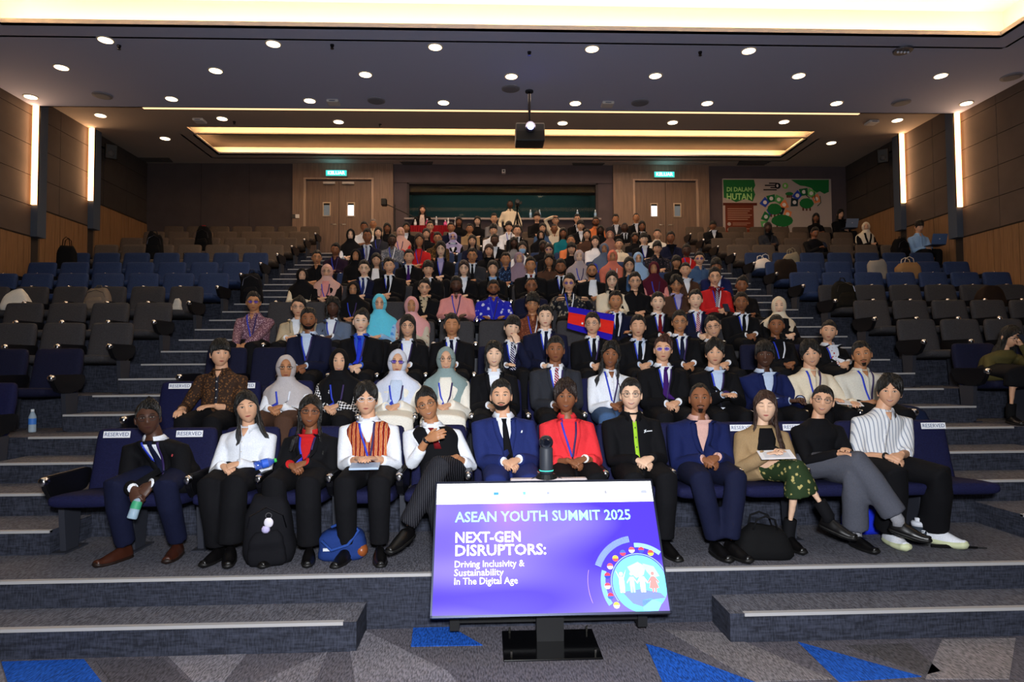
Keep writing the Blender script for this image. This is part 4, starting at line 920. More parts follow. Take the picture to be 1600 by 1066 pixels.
def prep(p):
    k = p['k']
    if p.get('auto'):
        best = None; TAKEN[k].remove(p['ax'])
        for kk in range(5, 12):
            q = at_y(p['hx'], p['hy'], 4.418+kk+.62); hc = q.z-plat(kk); sc_ = abs(hc-1.12)*5
            if hc > 1.32 or hc < .94: sc_ += 6
            for xx in TAKEN.get(kk, []):
                if abs(xx-q.x) < .45: sc_ += 16*(.45-abs(xx-q.x))
            if best is None or sc_ < best[0]: best = (sc_, kk, q.x)
        k = p['k'] = best[1]; p['ax'] = best[2]; TAKEN.setdefault(k, []).append(best[2])
        if p['pass'] < 4: return
    Yr = p.get('Y', 4.418+k+.64); p['lod'] = p.get('lod', 0 if k < 2 else 1 if k < 4 else 2)
    fwd = p.get('fwd', 0); head = at_y(p['hx'], p['hy'], Yr+.02-fwd)
    zf = p.get('floor', plat(k)); rx = p['rx'] if 'rx' in p else head.x
    p['root'] = Vector((rx, Yr, zf)); hc = head.z-zf; p['sz'] = 1
    ay = -math.degrees(math.atan2(head.x-CAM.x, head.y))*.92; ap = math.degrees(math.atan2(head.z-CAM.z, head.y))*.8
    if p.get('nolook'): ay = 0; ap = p['nolook']
    if p['lod'] == 2 and not p.get('own'):
        d = p.get('hcd', 1.13); p['sz'] = max(.84, min(1.18, hc/d)); p['hc'] = d; p['lx'] = 0; r = p.get('roll', 0); r = 9 if r > 4 else -9 if r < -4 else 0; p['hrot'] = (round(ay/9)*9, round(ap/9)*9, r)
    else: p['hc'] = hc; p['lx'] = head.x-rx; p['hrot'] = (ay+p.get('yaw', 0), ap+p.get('pitch', 0), p.get('roll', 0))
    s = p['s'] = skeleton(p); lod = p['lod']; far = lod == 2 and not p.get('own')
    arms = p.get('arms', 'lap'); sl = p.get('sleeve', 1.0); T = p['top'][0]
    base = (p['sex'], arms if isinstance(arms, str) else str(arms), p.get('bl', 1), p.get('stand', 0)) if far else (id(p),)
    p['kb'], p['kt'], p['kl'] = ('body',)+base, ('top', T in ('suit', 'cardigan'), sl)+base, ('bot', p.get('bot', 'trousers'))+base
    inf = .020 if T in ('suit', 'cardigan') else .011
    if p['kb'] not in JOBS:
        m = torso_mb(s, -.016); 
        for a in 'ab': arm_tube(m, s, a, -.006 if sl > .9 else -.001); leg_tube(m, s, a, -.024)
        nb, hd = s['nb'], s['hd']; r = .047 if s['fem'] else .056
        m.tube([nb+Vector((0, .01, -.08)), nb+Vector((0, .005, 0)), nb.lerp(hd, .5)+Vector((0, .012, 0)), hd+Vector((0, .02, -.03))], [r*1.15, r*1.05, r, r*.95], 14)
        job(p['kb'], m, (.018, .022, .03)[lod], 3)
    if p['kt'] not in JOBS:
        m = torso_mb(s, inf, -.2 if p.get('tuck', 1) == 0 or T in ('suit', 'cardigan', 'dress') else -.05, .97 if T == 'suit' else 1.1)
        for a in 'ab': arm_tube(m, s, a, inf if T != 'shirt' else inf+.002, sl)
        if T in ('suit', 'cardigan', 'dress') and not p.get('stand'):
            for a in 'ab':
                J = s['J'+a]; m.tube([J+Vector((0, .05, 0)), J, J.lerp(s['K'+a], .35)], [.1*s['bl']+.012, .105*s['bl']+.012, .09*s['bl']+.012], 12)
        job(p['kt'], m, (.0132, .0165, .023)[lod], 3)
    if T == 'vest': job(('vest', id(p)), torso_mb(s, .024, -.05, .97), .0125, 3)
    if p['kl'] not in JOBS:
        m = MB(); bot = p.get('bot', 'trousers'); up_ = p.get('hem', .97 if bot == 'trousers' else .45)
        if bot == 'trousers':
            torso_mb(s, .002, -.2, .3, m)
            for a in 'ab': leg_tube(m, s, a, .018, p.get('wide', .012), up_)
        else:
            torso_mb(s, .004, -.2, .3, m); c = [(s['J'+'a']+s['J'+'b'])/2, (s['Ka']+s['Kb'])/2, (s['Fa']+s['Fb'])/2]
            hw = abs(s['Ka'].x-s['Kb'].x)/2; hwf = abs(s['Fa'].x-s['Fb'].x)/2
            m.tube([c[0]+Vector((0, .06, 0)), c[0], c[0].lerp(c[1], .5), c[1], c[1].lerp(c[2], up_*.5), c[1].lerp(c[2], up_)], [(.17, .1), (.185, .105), (.1+hw*.9, .098), (.085+hw, .088), (.09+lerp(hw, hwf, up_*.5), .1), (.095+lerp(hw, hwf, up_), .1)], 20)
        job(p['kl'], m, (.016, .026, .035)[lod], 3)
MC = {}
def cached(key, fn):
    if key not in MC: MC[key] = fn()
    return MC[key]
def assemble(p):
    s, lod, far = p['s'], p['lod'], p['lod'] == 2 and not p.get('own'); fl = p['fl']; T = p['top'][0]; sx = p['sex']
    root = thing('person', p['label'], 'person', p['root']); root.scale = (1, 1, p['sz'])
    if p.get('group'): root['group'] = p['group']
    mouth = 's' if 's' in fl else 'n'; eyes = 'c' if 'c' in fl else 'o'; beard = 'full' if 'b' in fl else 'goat' if 't' in fl else None
    fk = (lambda *a: a+p['kb']+(p['hrot'],)) if far else (lambda *a: a+(id(p),))
    # body: torso, limbs, neck, head, face and hands in one mesh
    def body():
        mb = mesh_mb(JOBS[p['kb']]); h = head_mb(sx, lod, mouth, eyes, beard); Mh = s['Mh']; o = len(mb.v)
        mb.v += [tuple(Mh @ Vector(v)) for v in h.v]; mb.f += [tuple(i+o for i in f) for f in h.f]; mb.m += h.m
        hs = p.get('hands'); arms = p.get('arms', 'lap')
        for i, nm in enumerate('ab'):
            sg = -1 if nm == 'a' else 1; E, W_ = s['E'+nm], s['W'+nm]; fd = (W_-E).normalized()
            if hs: f_, n_, cu = hs[i]
            elif arms in ('lap',) or not isinstance(arms, str): f_, n_, cu = (Vector((-sg*.8, -.5, -.22)), Vector((sg*.1, -.45, 1)), .85) if arms == 'lap' else (fd+Vector((0, 0, -.15)), Vector((0, -.2, 1)), .35)
            elif arms == 'chin' and nm == 'b': f_, n_, cu = Vector((-.35, -.1, 1)), Vector((.5, -.9, 0)), .85
            elif arms == 'vsign' and nm == 'b': f_, n_, cu = Vector((0, -.1, 1)), Vector((0, 1, .1)), .35
            elif arms == 'low': f_, n_, cu = Vector((-sg*.5, -.5, -.7)), Vector((sg*.2, -.8, .5)), .85
            else: f_, n_, cu = fd+Vector((0, -.3, -.2)), Vector((0, -.2, 1)), .35
            f_ = Vector(f_).normalized(); n_ = Vector(n_); n_ = (n_-f_*n_.dot(f_)).normalized(); x_ = f_.cross(n_)
            M3 = Matrix((x_, f_, n_)).transposed().to_4x4(); sc3 = .9 if s['fem'] else 1.0
            M4 = Matrix.Translation(W_-fd*.012) @ M3 @ Matrix.Diagonal((sc3*(1 if nm == 'a' else -1), sc3, sc3, 1))
            mesh_mb(JOBS[('hand', cu, 0 if lod == 0 else 1)], mb, M4, 0, nm == 'b')
        return mb.mesh('body', True)
    sk = mat(SKIN[p['skin']], 'skin')
    mobj('body', cached(fk('b', mouth, eyes, beard, lod, str(p.get('hands'))), body), [sk, EYEW[p['skin']], DARK, mat(LIPC[p['skin']], 'skin')], root)
    # garments
    topc = p['top'][1]; tm = cmat(topc); tme = JOBS[p['kt']]
    mobj({'suit': 'jacket', 'cardigan': 'cardigan', 'dress': 'tunic', 'vest': 'shirt'}.get(T, 'shirt'), tme, tm if T != 'vest' else cmat(p['top'][2]), root)
    if T == 'vest': mobj('vest', JOBS[('vest', id(p))], tm, root); tme = JOBS[('vest', id(p))]
    bm_ = p.get('botc', 'black'); mobj('skirt' if p.get('bot') == 'skirt' else 'trousers', JOBS[p['kl']], cmat(bm_), root)
    nb, hd = s['nb'], s['hd']; hij = p['hair'].startswith('hijab'); hj = None
    if hij:
        hj = cached(fk('hij', lod), lambda: hijab_mb(lod, hd, nb, s['spine'](.8).y, s['sw'], int(p['hx']), p.get('drape', .30), s['Mh'].to_3x3()))
        mobj('headscarf', cached(fk('hijm', lod), lambda: hj.mesh('headscarf', True)), cmat(p['hair'].split(':')[1]), root)
    def bvh():
        vs = [v.co.copy() for v in tme.vertices]; fs = [tuple(q.vertices) for q in tme.polygons]
        if hij: o = len(vs); vs += [Vector(v) for v in hj.v]; fs += [tuple(i+o for i in f) for f in hj.f]
        return BVHTree.FromPolygons(vs, fs)
    dk = fk('bvh', T, hij); bv = lambda: cached(dk, bvh)
    cx = lambda z: s['spine'](max(0, min(1, (z-s['hip'].z)/(nb.z-s['hip'].z)))).x
    nx = 6 if lod < 2 else 4; nr = 9 if lod < 2 else 6
    if T in ('suit', 'vest') and not (hij and T == 'suit' and len(p['top']) < 3):
        depth = .27 if T == 'suit' else .16; shc = p['top'][2]
        def vfront():
            d = Deco(bv()); rows = []
            for i in range(nr+1):
                z = nb.z-.006-depth*i/nr; hw_ = lerp(.060, .010, (i/nr)**1.35); rows.append((z, cx(z)-hw_, cx(z)+hw_))
            d.patch(rows, nx, .004); return d.m.mesh('shirt_front', True)
        mobj('shirt_front', cached(fk('vf', T), vfront), cmat(shc), root)
        mobj('collar', cached(fk('col'), lambda: collar_mb(s).mesh('collar', True)), cmat(shc), root)
        if T == 'suit':
            for sg_ in (-1, 1):
              def lap(sg=sg_):
                d = Deco(bv())
                d.ribbon([(cx(nb.z)+sg*.075, nb.z-.01), (cx(nb.z-.13)+sg*.062, nb.z-.13), (cx(nb.z-.29)+sg*.012, nb.z-.29)], .044, .007)
                return d.m.mesh('lapel', True)
              mobj('lapel', cached(fk('lap', sg_), lap), tm, root)
            if lod < 2 and p.get('sleeve', 1) > .9:
                for a in 'ab': E, W_ = s['E'+a], s['W'+a]; MB().tube([E.lerp(W_, .94), E.lerp(W_, 1.005)], [.036, .034], 12).obj('shirt_cuff', cmat(shc), root, True)
        if len(p['top']) > 3 and p['top'][3]:
            def tie():
                d = Deco(bv()); z0 = nb.z-.012; rows = [(z0-.0, cx(z0)-.021, cx(z0)+.021), (z0-.035, cx(z0-.035)-.015, cx(z0-.035)+.015)]
                for i in range(1, 9): z = z0-.03-.05*i*.9; rows.append((z, cx(z)-.017-.0032*i, cx(z)+.017+.0032*i))
                d.patch(rows[:2], 2, .013); d.patch(rows[1:8] if T == 'suit' else rows[1:5], 3, .009); return d.m.mesh('tie', True)
            mobj('tie', cached(fk('tie', T), tie), cmat(p['top'][3]), root)
    elif T == 'cardigan':
        def inner():
            d = Deco(bv()); rows = []
            for i in range(nr+1):
                z = nb.z-.01-(nb.z-s['hip'].z-.08)*i/nr; hw_ = lerp(.05, .07, min(1, i/3)); rows.append((z, cx(z)-hw_, cx(z)+hw_))
            d.patch(rows, nx, .004); return d.m.mesh('inner_top', True)
        mobj('inner_top', cached(fk('inn'), inner), cmat(p['top'][2]), root)
    elif T == 'shirt':
        mobj('collar', cached(fk('col'), lambda: collar_mb(s, drop=.045).mesh('collar', True)), tm if len(p['top']) < 3 else cmat(p['top'][2]), root)
        def plk():
            d = Deco(bv()); z1 = s['hip'].z+.1; d.ribbon([(cx(nb.z-.05), nb.z-.05), (cx(z1), z1)], .03, .003, 0, 14)
            return d.m.mesh('placket', True)
        mobj('placket', cached(fk('plk'), plk), tm if len(p['top']) < 4 else cmat(p['top'][3]), root)
        def neckskin():
            d = Deco(bv()); z = nb.z; d.patch([(z+.0, -.028+cx(z), .028+cx(z)), (z-.03, -.018+cx(z), .018+cx(z)), (z-.062, -.003+cx(z), .003+cx(z))], 4, .004); return d.m.mesh('open_neck', True)
        if p.get('openneck', 1): mobj('open_neck', cached(fk('nk'), neckskin), sk, root)
        if lod == 0:
            d = Deco(bv())
            for i in range(5):
                z = nb.z-.1-.075*i
                if z > s['hip'].z+.12: d.ribbon([(cx(z)-.005, z), (cx(z)+.005, z)], .01, .006, 0, 1)
            d.m.obj('buttons', mat('#c8c4c0' if topc != 'black' else '#202024', 'plain'), root)['kind'] = 'stuff'
    if 'l' in fl or 'w' in fl:
        for i, (sg, m_) in enumerate(((-1, LANB), (1, LANP if 'l' in fl else mat('#d9dce6', 'plain')))):
            def lan(sg=sg):
                d = Deco(bv()); zt = nb.z-(.06 if hij else .0); zb = nb.z-.30
                d.ribbon([(cx(zt)+sg*.062, zt), (cx(zt-.12)+sg*.045, zt-.12), (cx(zb)+sg*.004, zb)], .015, .010+.002*sg, 0, 12); return d.m.mesh('lanyard', True)
            mobj('lanyard', cached(fk('lan', sg, T, hij), lan), m_, root)
        def badge():
            d = Deco(bv()); z = nb.z-.30; d.patch([(z, cx(z)-.006, cx(z)+.006), (z-.06, cx(z-.06)-.006, cx(z-.06)+.006)], 1, .012); return d.m.mesh('lanyard_clip')
        mobj('lanyard_clip', cached(fk('bdg', T, hij), badge), mat('#101020', 'plain'), root)
        if p.get('badge'):
            d = Deco(bv()); z = nb.z-.355; d.patch([(z-.09*i/3, cx(z)-.034, cx(z)+.034) for i in range(4)], 2, .014); d.m.obj('badge', mat(p['badge'], 'plain'), root)
    # hair
    Mh = s['Mh']
    if not hij:
        hst = p['hair'].split(':'); seed = int(p['hx']) % (4 if far else 97)
        def hr():
            me = hair_mb(hst[0], lod, p.get('hlen', .34), seed).mesh('hair', True); me.transform(Mh); return me
        mobj('hair', cached(fk('hair', hst[0], seed, lod), hr), mat(hst[1] if len(hst) > 1 else '#0b0908', 'hair'), root)
    if 'g' in fl or 'G' in fl:
        def gl():
            me = glasses_mb('g' in fl and p.get('round', 1), lod).mesh('glasses', True); me.transform(Mh); return me
        mobj('glasses', cached(fk('gl', lod, 'G' in fl), gl), [mat('#1c1a1e' if not p.get('frame') else p['frame'], 'plain', None, .3), mat('#4a3ab8', 'lens') if 'G' in fl else mat('#20242c', 'lensclear')], root)  # violet lens colour paints in the reflection on coated glasses
    if 'm' in fl:
        m = MB(); rows = [[Vector((.05*math.sin(a)*w_, -.102*math.cos(a)-.008+dy, z)) for a in [math.radians(-72+18*i) for i in range(9)]] for z, w_, dy in ((-.012, 1.25, .0), (-.04, 1.35, -.012), (-.07, 1.25, -.006), (-.098, .95, .012))]
        m.loft(rows, False, closed=False); me = m.mesh('face_mask', True); me.transform(Mh); mobj('face_mask', me, mat('#8fb4d8', 'cloth'), root)
    for a, wc in p.get('watch', ()):
        E_w, W_w = s['E'+a], s['W'+a]; q0 = E_w.lerp(W_w, .93); MB().tube([E_w.lerp(W_w, .90), q0, E_w.lerp(W_w, .97)], [.031, .033, .031], 14).obj('wristwatch', mat(wc, 'plain', None, .3), root, True)
    if p.get('logo'):
        d = Deco(bv()); z = nb.z-.13; d.ribbon([(.075, z), (.125, z+.002)], .007, .004, 0, 4); d.ribbon([(.055, z-.012), (.07, z+.014)], .006, .004, 0, 3); d.ribbon([(.055, z+.010), (.072, z-.006)], .006, .004, 0, 3); d.m.obj('chest_logo', mat('#e4e8ee', 'plain'), root)
    if p.get('pin'):
        d = Deco(bv()); z = nb.z-.12; d.ribbon([(.088, z-.008), (.094, z+.010)], .011, .008, 0, 2); d.m.obj('lapel_pin', mat(p['pin'], 'plain'), root)
    # shoes
    if True:
        sc_ = p.get('shoe', 'shoe'); cs = p.get('shoec', '#0b0a0b')
        for a in 'ab':
            o = mobj('shoe', shoe_mesh('sneaker' if sc_ == 'sneaker' else 'shoe'), [mat(cs, 'leather' if sc_ != 'sneaker' else 'cloth'), mat(p.get('sole', '#0a0909'), 'plain')], root)
            T_ = s['T'+a]; A_ = s['F'+a]; f_ = T_; u_ = Vector((0, 0, 1)); x_ = f_.cross(u_).normalized(); u_ = x_.cross(f_).normalized()
            M3 = Matrix((x_, f_, u_)).transposed().to_4x4(); k_ = .92 if s['fem'] else 1.0
            M3.translation = A_-u_*.098*k_+f_*.015; o.matrix_local = M3 @ Matrix.Diagonal((k_, k_, k_, 1))
            if p.get('sock'):
                K_ = s['K'+a]; d_ = (K_-A_).normalized(); MB().tube([A_-u_*.04+f_*.01, A_, A_+d_*.12], [.043, .044, .046], 12).obj('sock', mat(p['sock'], 'cloth'), root, True)
    return root
# ================================================================ PEOPLE: who sits where (head pixels give the direction, the row gives the distance)
D = Vector
# front row
P(0, 231, 655, 'm', 5, 'side', ('suit', 'black', 'white', 'navy'), 'lg', rx=-2.90, fwd=.22, arms='low', pin='#c04a50', botc='navy', shoec='#3a1c12', sole='#1c0e08', roll=-4, desc='dark suit with navy tie, leaning forward holding a small water bottle',
  legs={'a': ((-.20, -.42, .54), (-.20, -.27, .10), (-.4, -1, 0)), 'b': ((.15, -.42, .54), (.14, -.2, .10), (.12, -1, 0))})
P(0, 386, 638, 'f', 2, 'long', ('shirt', 'white'), '', rx=-2.36, roll=-9, hlen=.26, wide=.035, tuck=0, desc='white button shirt and wide black trousers, front row', legs={'a': ((-.08, -.42, .54), (-.04, -.34, .10), (-.15, -1, 0)), 'b': ((.10, -.43, .55), (.06, -.40, .13), (.3, -1, -.15))})
P(0, 485, 645, 'f', 4, 'long', ('suit', 'black', 'red'), 'lgs', rx=-1.87, roll=4, hlen=.3, wide=.03, round=0, desc='black blazer over red collar, glasses, hands folded, front row')
P(0, 572, 626, 'm', 2, 'mid', ('vest', ('songket', '#b85a30', '#c98a58'), 'white'), 'lg', rx=-1.37, sleeve=.85, frame='#c9c9d0', arms=((-.06, -.28, .70), (.06, -.275, .70)), round=0, desc='white shirt and woven orange patterned vest holding a book on lap')
P(0, 667, 634, 'm', 3, 'side', ('vest', 'black', 'white', 'dark red'), 'gs', rx=-.80, roll=-17, sleeve=.8, botc=('pin', '#15151b', '#55555c', 22), watch=(('a', '#101014'),), arms=((-.12, -.25, .84), (.08, -.22, .70)), hands=((D((.8, -.35, .35)), D((-.2, -.9, .3)), .35), (D((-.7, -.6, -.2)), D((0, -.3, 1)), .35)),
  legs={'b': ((-.02, -.42, .66), (-.25, -.46, .25), (-.5, -.85, -.25)), 'a': ((-.06, -.40, .53), (.0, -.38, .10), (0, -1, 0))}, desc='black waistcoat and red tie making a hand sign, legs crossed')
P(0, 783, 620, 'm', 2, 'short', ('suit', 'royal navy', 'white', 'black'), 'b', rx=-.30, bl=1.08, pin='#d8dce8', botc='royal navy', desc='royal blue suit with dark dotted tie, hands on lap behind the display')
P(0, 884, 622, 'f', 4, 'mid:#24130e', ('suit', 'coral red', 'coral red'), 'ls', rx=.19, sleeve=.78, watch=(('b', '#e0dcd8'),), badge='#14141c', desc='coral red blazer with dark lanyard and badge')
P(0, 986, 618, 'm', 1, 'short', ('shirt', 'black', 'black', '#9ac832'), 'gs', rx=.70, logo=1, watch=(('b', '#101014'),), desc='black zip shirt with a lime green zip line and small white logo')
P(0, 1094, 624, 'm', 4, 'recede', ('suit', 'deep blue', 'blush'), 'ts', rx=1.20, bl=1.05, botc='navy', legs={'a': ((-.13, -.43, .54), (-.03, -.42, .10), (.1, -1, 0)), 'b': ((.13, -.43, .54), (.06, -.47, .11), (.25, -1, 0))}, desc='dark blue suit with open pink shirt and loafers, ankles crossed')
P(0, 1196, 637, 'f', 1, 'long:#3a2218', ('cardigan', 'tan', 'black'), 'c', rx=1.69, hlen=.36, bot='skirt', botc=('floral', '#26361f', '#a89a60', 22), hem=.42, sock='#0c0c10', arms=((-.07, -.28, .69), (.07, -.27, .70)), legs={'a': ((.10, -.42, .64), (.30, -.46, .27), (.6, -.75, -.25)), 'b': ((.10, -.40, .54), (.08, -.30, .10), (.05, -1, 0))}, desc='tan jacket and green patterned skirt holding white paper, legs crossed')
P(0, 1285, 627, 'f', 2, 'tied', ('plain', 'black'), 'gs', rx=2.13, roll=8, botc='#4c4e58', wide=.035, hem=.9, sock='#8a8a90', arms=((.02, -.33, .70), (.10, -.31, .72)), legs={'a': ((.12, -.42, .65), (.34, -.52, .25), (.7, -.7, -.2)), 'b': ((.10, -.40, .54), (.14, -.32, .10), (.15, -1, 0))}, desc='black long-sleeved top and grey trousers, round glasses, legs crossed')
P(0, 1390, 614, 'm', 2, 'mid', ('shirt', ('stripe', '#d6d8dc', '#8d94a4', 11)), 's', rx=2.62, bl=1.06, sleeve=.62, watch=(('a', '#0c0c10'),), wide=.05, tuck=0, shoe='sneaker', shoec='#dfe2ea', sole='#c9cfa8', roll=3, legs={'a': ((-.10, -.43, .55), (-.04, -.24, .11), (-.08, -1, 0)), 'b': ((.26, -.40, .54), (.30, -.24, .11), (.45, -.9, 0))}, desc='white pinstriped shirt, wide black trousers and white sneakers')
# second row
P(1, 344, 554, 'm', 2, 'fringe', ('shirt', ('batik', '#33231a', '#6a4628', 46), ('batik', '#33231a', '#6a4628', 46), '#26262e'), '', yaw=12, sleeve=.8, tuck=0, arms=((-.25, -.22, .64), (.06, -.26, .68)), desc='brown batik shirt with dark bands, second row')
P(1, 447, 576, 'f', 3, 'hijab:silver grey', ('dress', 'white'), 'gw', round=0, botc='brown', desc='grey headscarf and white shirt, second row')
P(1, 530, 566, 'f', 2, 'hijab:black', ('cardigan', ('check', '#0c0c10', '#d4d4d8', 62), 'black'), 'ls', drape=.2, desc='black headscarf and houndstooth jacket, second row')
P(1, 621, 567, 'f', 2, 'hijab:#ccd2e4', ('cardigan', 'off-white', 'pale blue'), 'lG', roll=4, bot='skirt', hem=.9, botc='off-white', drape=.2, desc='white headscarf and ivory cardigan, second row')
P(1, 697, 563, 'f', 2, 'hijab:grey green', ('cardigan', 'off-white', 'off-white'), 'lgs', bot='skirt', hem=.9, botc='off-white', desc='grey green headscarf and ivory outer, second row')
P(1, 772, 555, 'f', 1, 'bobmid', ('suit', 'black', 'white'), 's', desc='black blazer and white open shirt, second row')
P(1, 868, 548, 'm', 4, 'short', ('suit', 'charcoal', 'white', 'striped red'), 'l', bl=1.04, desc='charcoal suit with striped red tie, second row')
P(1, 954, 556, 'f', 4, 'wavy', ('shirt', 'white'), 'ls', botc='denim blue', roll=6, desc='white shirt and jeans with lanyard, second row')
P(1, 1036, 547, 'm', 2, 'side:#3a1a10', ('suit', 'black', 'white', 'purple'), 'lG', round=0, frame='#b9b4c8', desc='black suit with purple tie and tinted glasses, second row')
P(1, 1117, 553, 'm', 2, 'mid', ('suit', 'black', 'pale blue'), 'l', badge='#d8dce8', arms='phone', desc='black blazer over pale blue shirt holding a phone, second row')
P(1, 1195, 556, 'm', 5, 'fringe', ('suit', 'deep blue', 'pale blue'), 's', arms=((.1, -.27, .68), (.2, -.26, .69)), desc='dark blue blazer over pale blue shirt, second row')
P(1, 1267, 555, 'm', 2, 'mid', ('shirt', 'cream'), 'ls', roll=-8, arms=((.0, -.26, .68), (.22, -.30, .66)), desc='cream long-sleeved shirt holding papers, second row')
P(1, 1347, 555, 'm', 3, 'short', ('shirt', '#c9c6bc'), 'lt', roll=-8, bl=1.18, sleeve=.42, desc='pale short-sleeved embroidered shirt, second row')
# third row
P(2, 482, 500, 'm', 4, 'short', ('suit', 'navy', 'pale blue'), 'lb', desc='navy suit with open pale blue shirt, third row')
P(2, 564, 503, 'm', 1, 'side', ('suit', 'black', 'blue', 'bright blue'), 'lg', round=0, frame='#b8b8c0', desc='black suit with bright blue shirt and tie, third row')
P(2, 637, 511, 'f', 2, 'long', ('suit', 'black', 'white'), 'lgs', desc='black blazer, white collar and glasses, third row')
P(2, 706, 509, 'm', 3, 'short', ('suit', 'black', 'white', 'navy'), 'lc', desc='black suit with navy tie between headscarf and blazer, third row')
P(2, 800, 513, 'm', 1, 'fringe', ('suit', 'navy', 'white', 'striped navy'), 'l', roll=10, yaw=10, arms='chin', desc='navy suit with striped tie resting chin on hand, third row')
P(2, 852, 496, 'm', 1, 'short', ('suit', 'navy', 'white', 'navy'), 'l', bl=1.05, desc='navy suit with plain navy tie, taller sitter of third row')
P(2, 926, 507, 'm', 2, 'short', ('suit', 'black', 'white', 'black'), 'lg', yaw=-10, desc='black suit, black tie and round glasses below the flag')
P(2, 997, 511, 'm', 2, 'short', ('suit', 'black', 'pale blue', 'black'), 'wc', desc='black suit over pale blue shirt with black tie, third row')
P(2, 1062, 504, 'm', 3, 'short', ('suit', 'black', 'white', 'navy'), 'lgs', round=0, desc='black suit, navy tie and glasses, smiling, third row')
P(2, 1114, 512, 'm', 2, 'short', ('suit', 'black', 'white'), 'gs', round=0, roll=-10, desc='black suit with open white shirt and pocket pen, third row')
P(2, 1213, 509, 'f', 4, 'tied', ('suit', 'black', 'black'), 'ws', desc='black jacket with white brooch and white lanyard, third row')
P(2, 1295, 518, 'f', 2, 'tied', ('suit', 'black', ('floral', '#cfd2da', '#a83038', 30)), 'w', roll=6, desc='black blazer over floral blouse beside the aisle, third row')
# fourth row
P(3, 396, 473, 'm', 3, 'short', ('shirt', ('batik', '#6a4858', '#b89aa4', 60)), 'lG', round=0, arms='low', fwd=.05, desc='pink and purple batik shirt by the aisle, fourth row')
P(3, 466, 481, 'm', 2, 'side', ('suit', 'beige', 'white'), 'g', round=0, desc='beige blazer over white printed shirt, fourth row')
P(3, 520, 481, 'f', 5, 'wavy', ('suit', 'slate', 'white'), 'l', hlen=.3, desc='slate grey blazer and white collar, fourth row')
P(3, 593, 475, 'f', 2, 'hijab:turquoise', ('dress', ('floral', '#88b2da', '#4c86c8', 16)), 'gs', desc='turquoise headscarf and light blue patterned dress')
P(3, 643, 479, 'f', 3, 'hijab:#d49a9c', ('dress', ('floral', '#b7b0a0', '#8a4a4a', 18)), 's', drape=.15, desc='pink headscarf and cream floral dress')
P(3, 832, 476, 'm', 3, 'curly', ('shirt', ('batik', '#5e2f20', '#8a5238', 50)), 'wg', roll=5, desc='rust brown batik shirt with white lanyard')
P(3, 962, 471, 'm', 3, 'short', ('suit', 'navy', 'white', 'black'), 'w', arms=((-.2, -.25, .92), (.12, -.26, .7)), desc='navy suit holding the edge of the flag')
P(3, 1028, 473, 'm', 1, 'short', ('suit', 'black', 'white', 'dark red'), 'l', bl=1.08, desc='black suit with red tie, fourth row')
P(3, 1087, 469, 'm', 1, 'short', ('suit', 'navy', 'white', 'striped red'), 'l', desc='navy suit with striped red tie, fourth row')
P(3, 1158, 473, 'm', 4, 'short', ('suit', 'black', 'white', 'black'), 'w', badge='#c8d4e4', desc='black suit, white lanyard and badge, fourth row by the aisle')
P(3, 1217, 479, 'f', 1, 'hijab:#d9cbb4', ('suit', 'black', 'black'), '', drape=.1, desc='cream headscarf and black blazer, fourth row')
# fifth row
P(4, 552, 453, 'f', 3, 'hijab:black', ('dress', 'black'), 'lgs', desc='black headscarf, black dress and glasses, fifth row')
P(4, 663, 450, 'm', 2, 'side', ('suit', 'black', ('batik', '#b5a284', '#17130f', 24)), 'g', round=0, desc='black suit over cream and black printed shirt')
P(4, 713, 446, 'm', 5, 'short', ('shirt', 'pink'), 'lb', arms='apart', desc='pink button shirt with lanyard, fifth row')
P(4, 771, 451, 'm', 4, 'short', ('shirt', ('floral', '#1c22a8', '#c4c8e4', 13)), 'lgb', bl=1.1, arms='apart', desc='royal blue shirt with white floral print')
P(4, 830, 447, 'm', 4, 'recede', ('suit', 'navy', 'white'), 'gs', desc='navy blazer and glasses behind the rust batik shirt')
P(4, 889, 443, 'm', 2, 'side', ('shirt', ('batik', '#1d1f26', '#8a8070', 20), 'navy'), 'wG', arms='hold', desc='grey and gold patterned shirt holding up the flag')
P(4, 956, 438, 'f', 1, 'long', ('suit', 'cream', 'black'), 'g', desc='cream blazer and glasses, fifth row')
P(4, 992, 440, 'm', 2, 'short', ('shirt', 'black'), 'gs', round=0, bl=1.08, desc='black open-collar shirt, fifth row')
P(4, 1057, 445, 'm', 3, 'mid', ('suit', 'brown', 'lavender'), 'lg', desc='dark brown blazer over lavender shirt, fifth row')
P(4, 1117, 433, 'm', 2, 'short', ('suit', 'red', 'dark red', 'striped navy'), 'wg', desc='bright red jacket with striped navy tie')
P(4, 1159, 446, 'm', 4, 'side', ('plain', 'black'), '', desc='plain black top behind black suit with badge')
# sixth row
P(5, 472, 431, 'f', 2, 'hijab:black', ('dress', 'cream'), 's', desc='long black headscarf over cream sleeves by the aisle', drape=.7)
P(5, 511, 425, 'f', 2, 'hijab:blush', ('cardigan', 'black', 'pink'), 'lg', desc='dusty pink headscarf, black cardigan and pink dress')
P(5, 569, 420, 'm', 1, 'short', ('suit', 'navy', 'white', 'royal navy'), 'wg', desc='navy suit, blue tie and white lanyard, sixth row')
P(5, 608, 416, 'm', 2, 'short', ('suit', 'black', 'white', 'black'), 'w', roll=-9, bl=1.12, desc='black suit with white lanyard, head tilted, sixth row')
P(5, 669, 421, 'm', 2, 'fringe', ('suit', 'black', 'white', 'black'), '', desc='black suit and black tie beside an empty blue seat')
P(5, 725, 420, 'f', 1, 'long:#241010', ('suit', 'black', 'white'), 'g', desc='black blazer and glasses behind the pink shirt')
P(5, 770, 420, 'f', 2, 'long', ('suit', 'black', 'sky blue'), 's', desc='black blazer over sky blue top behind royal blue print shirt')
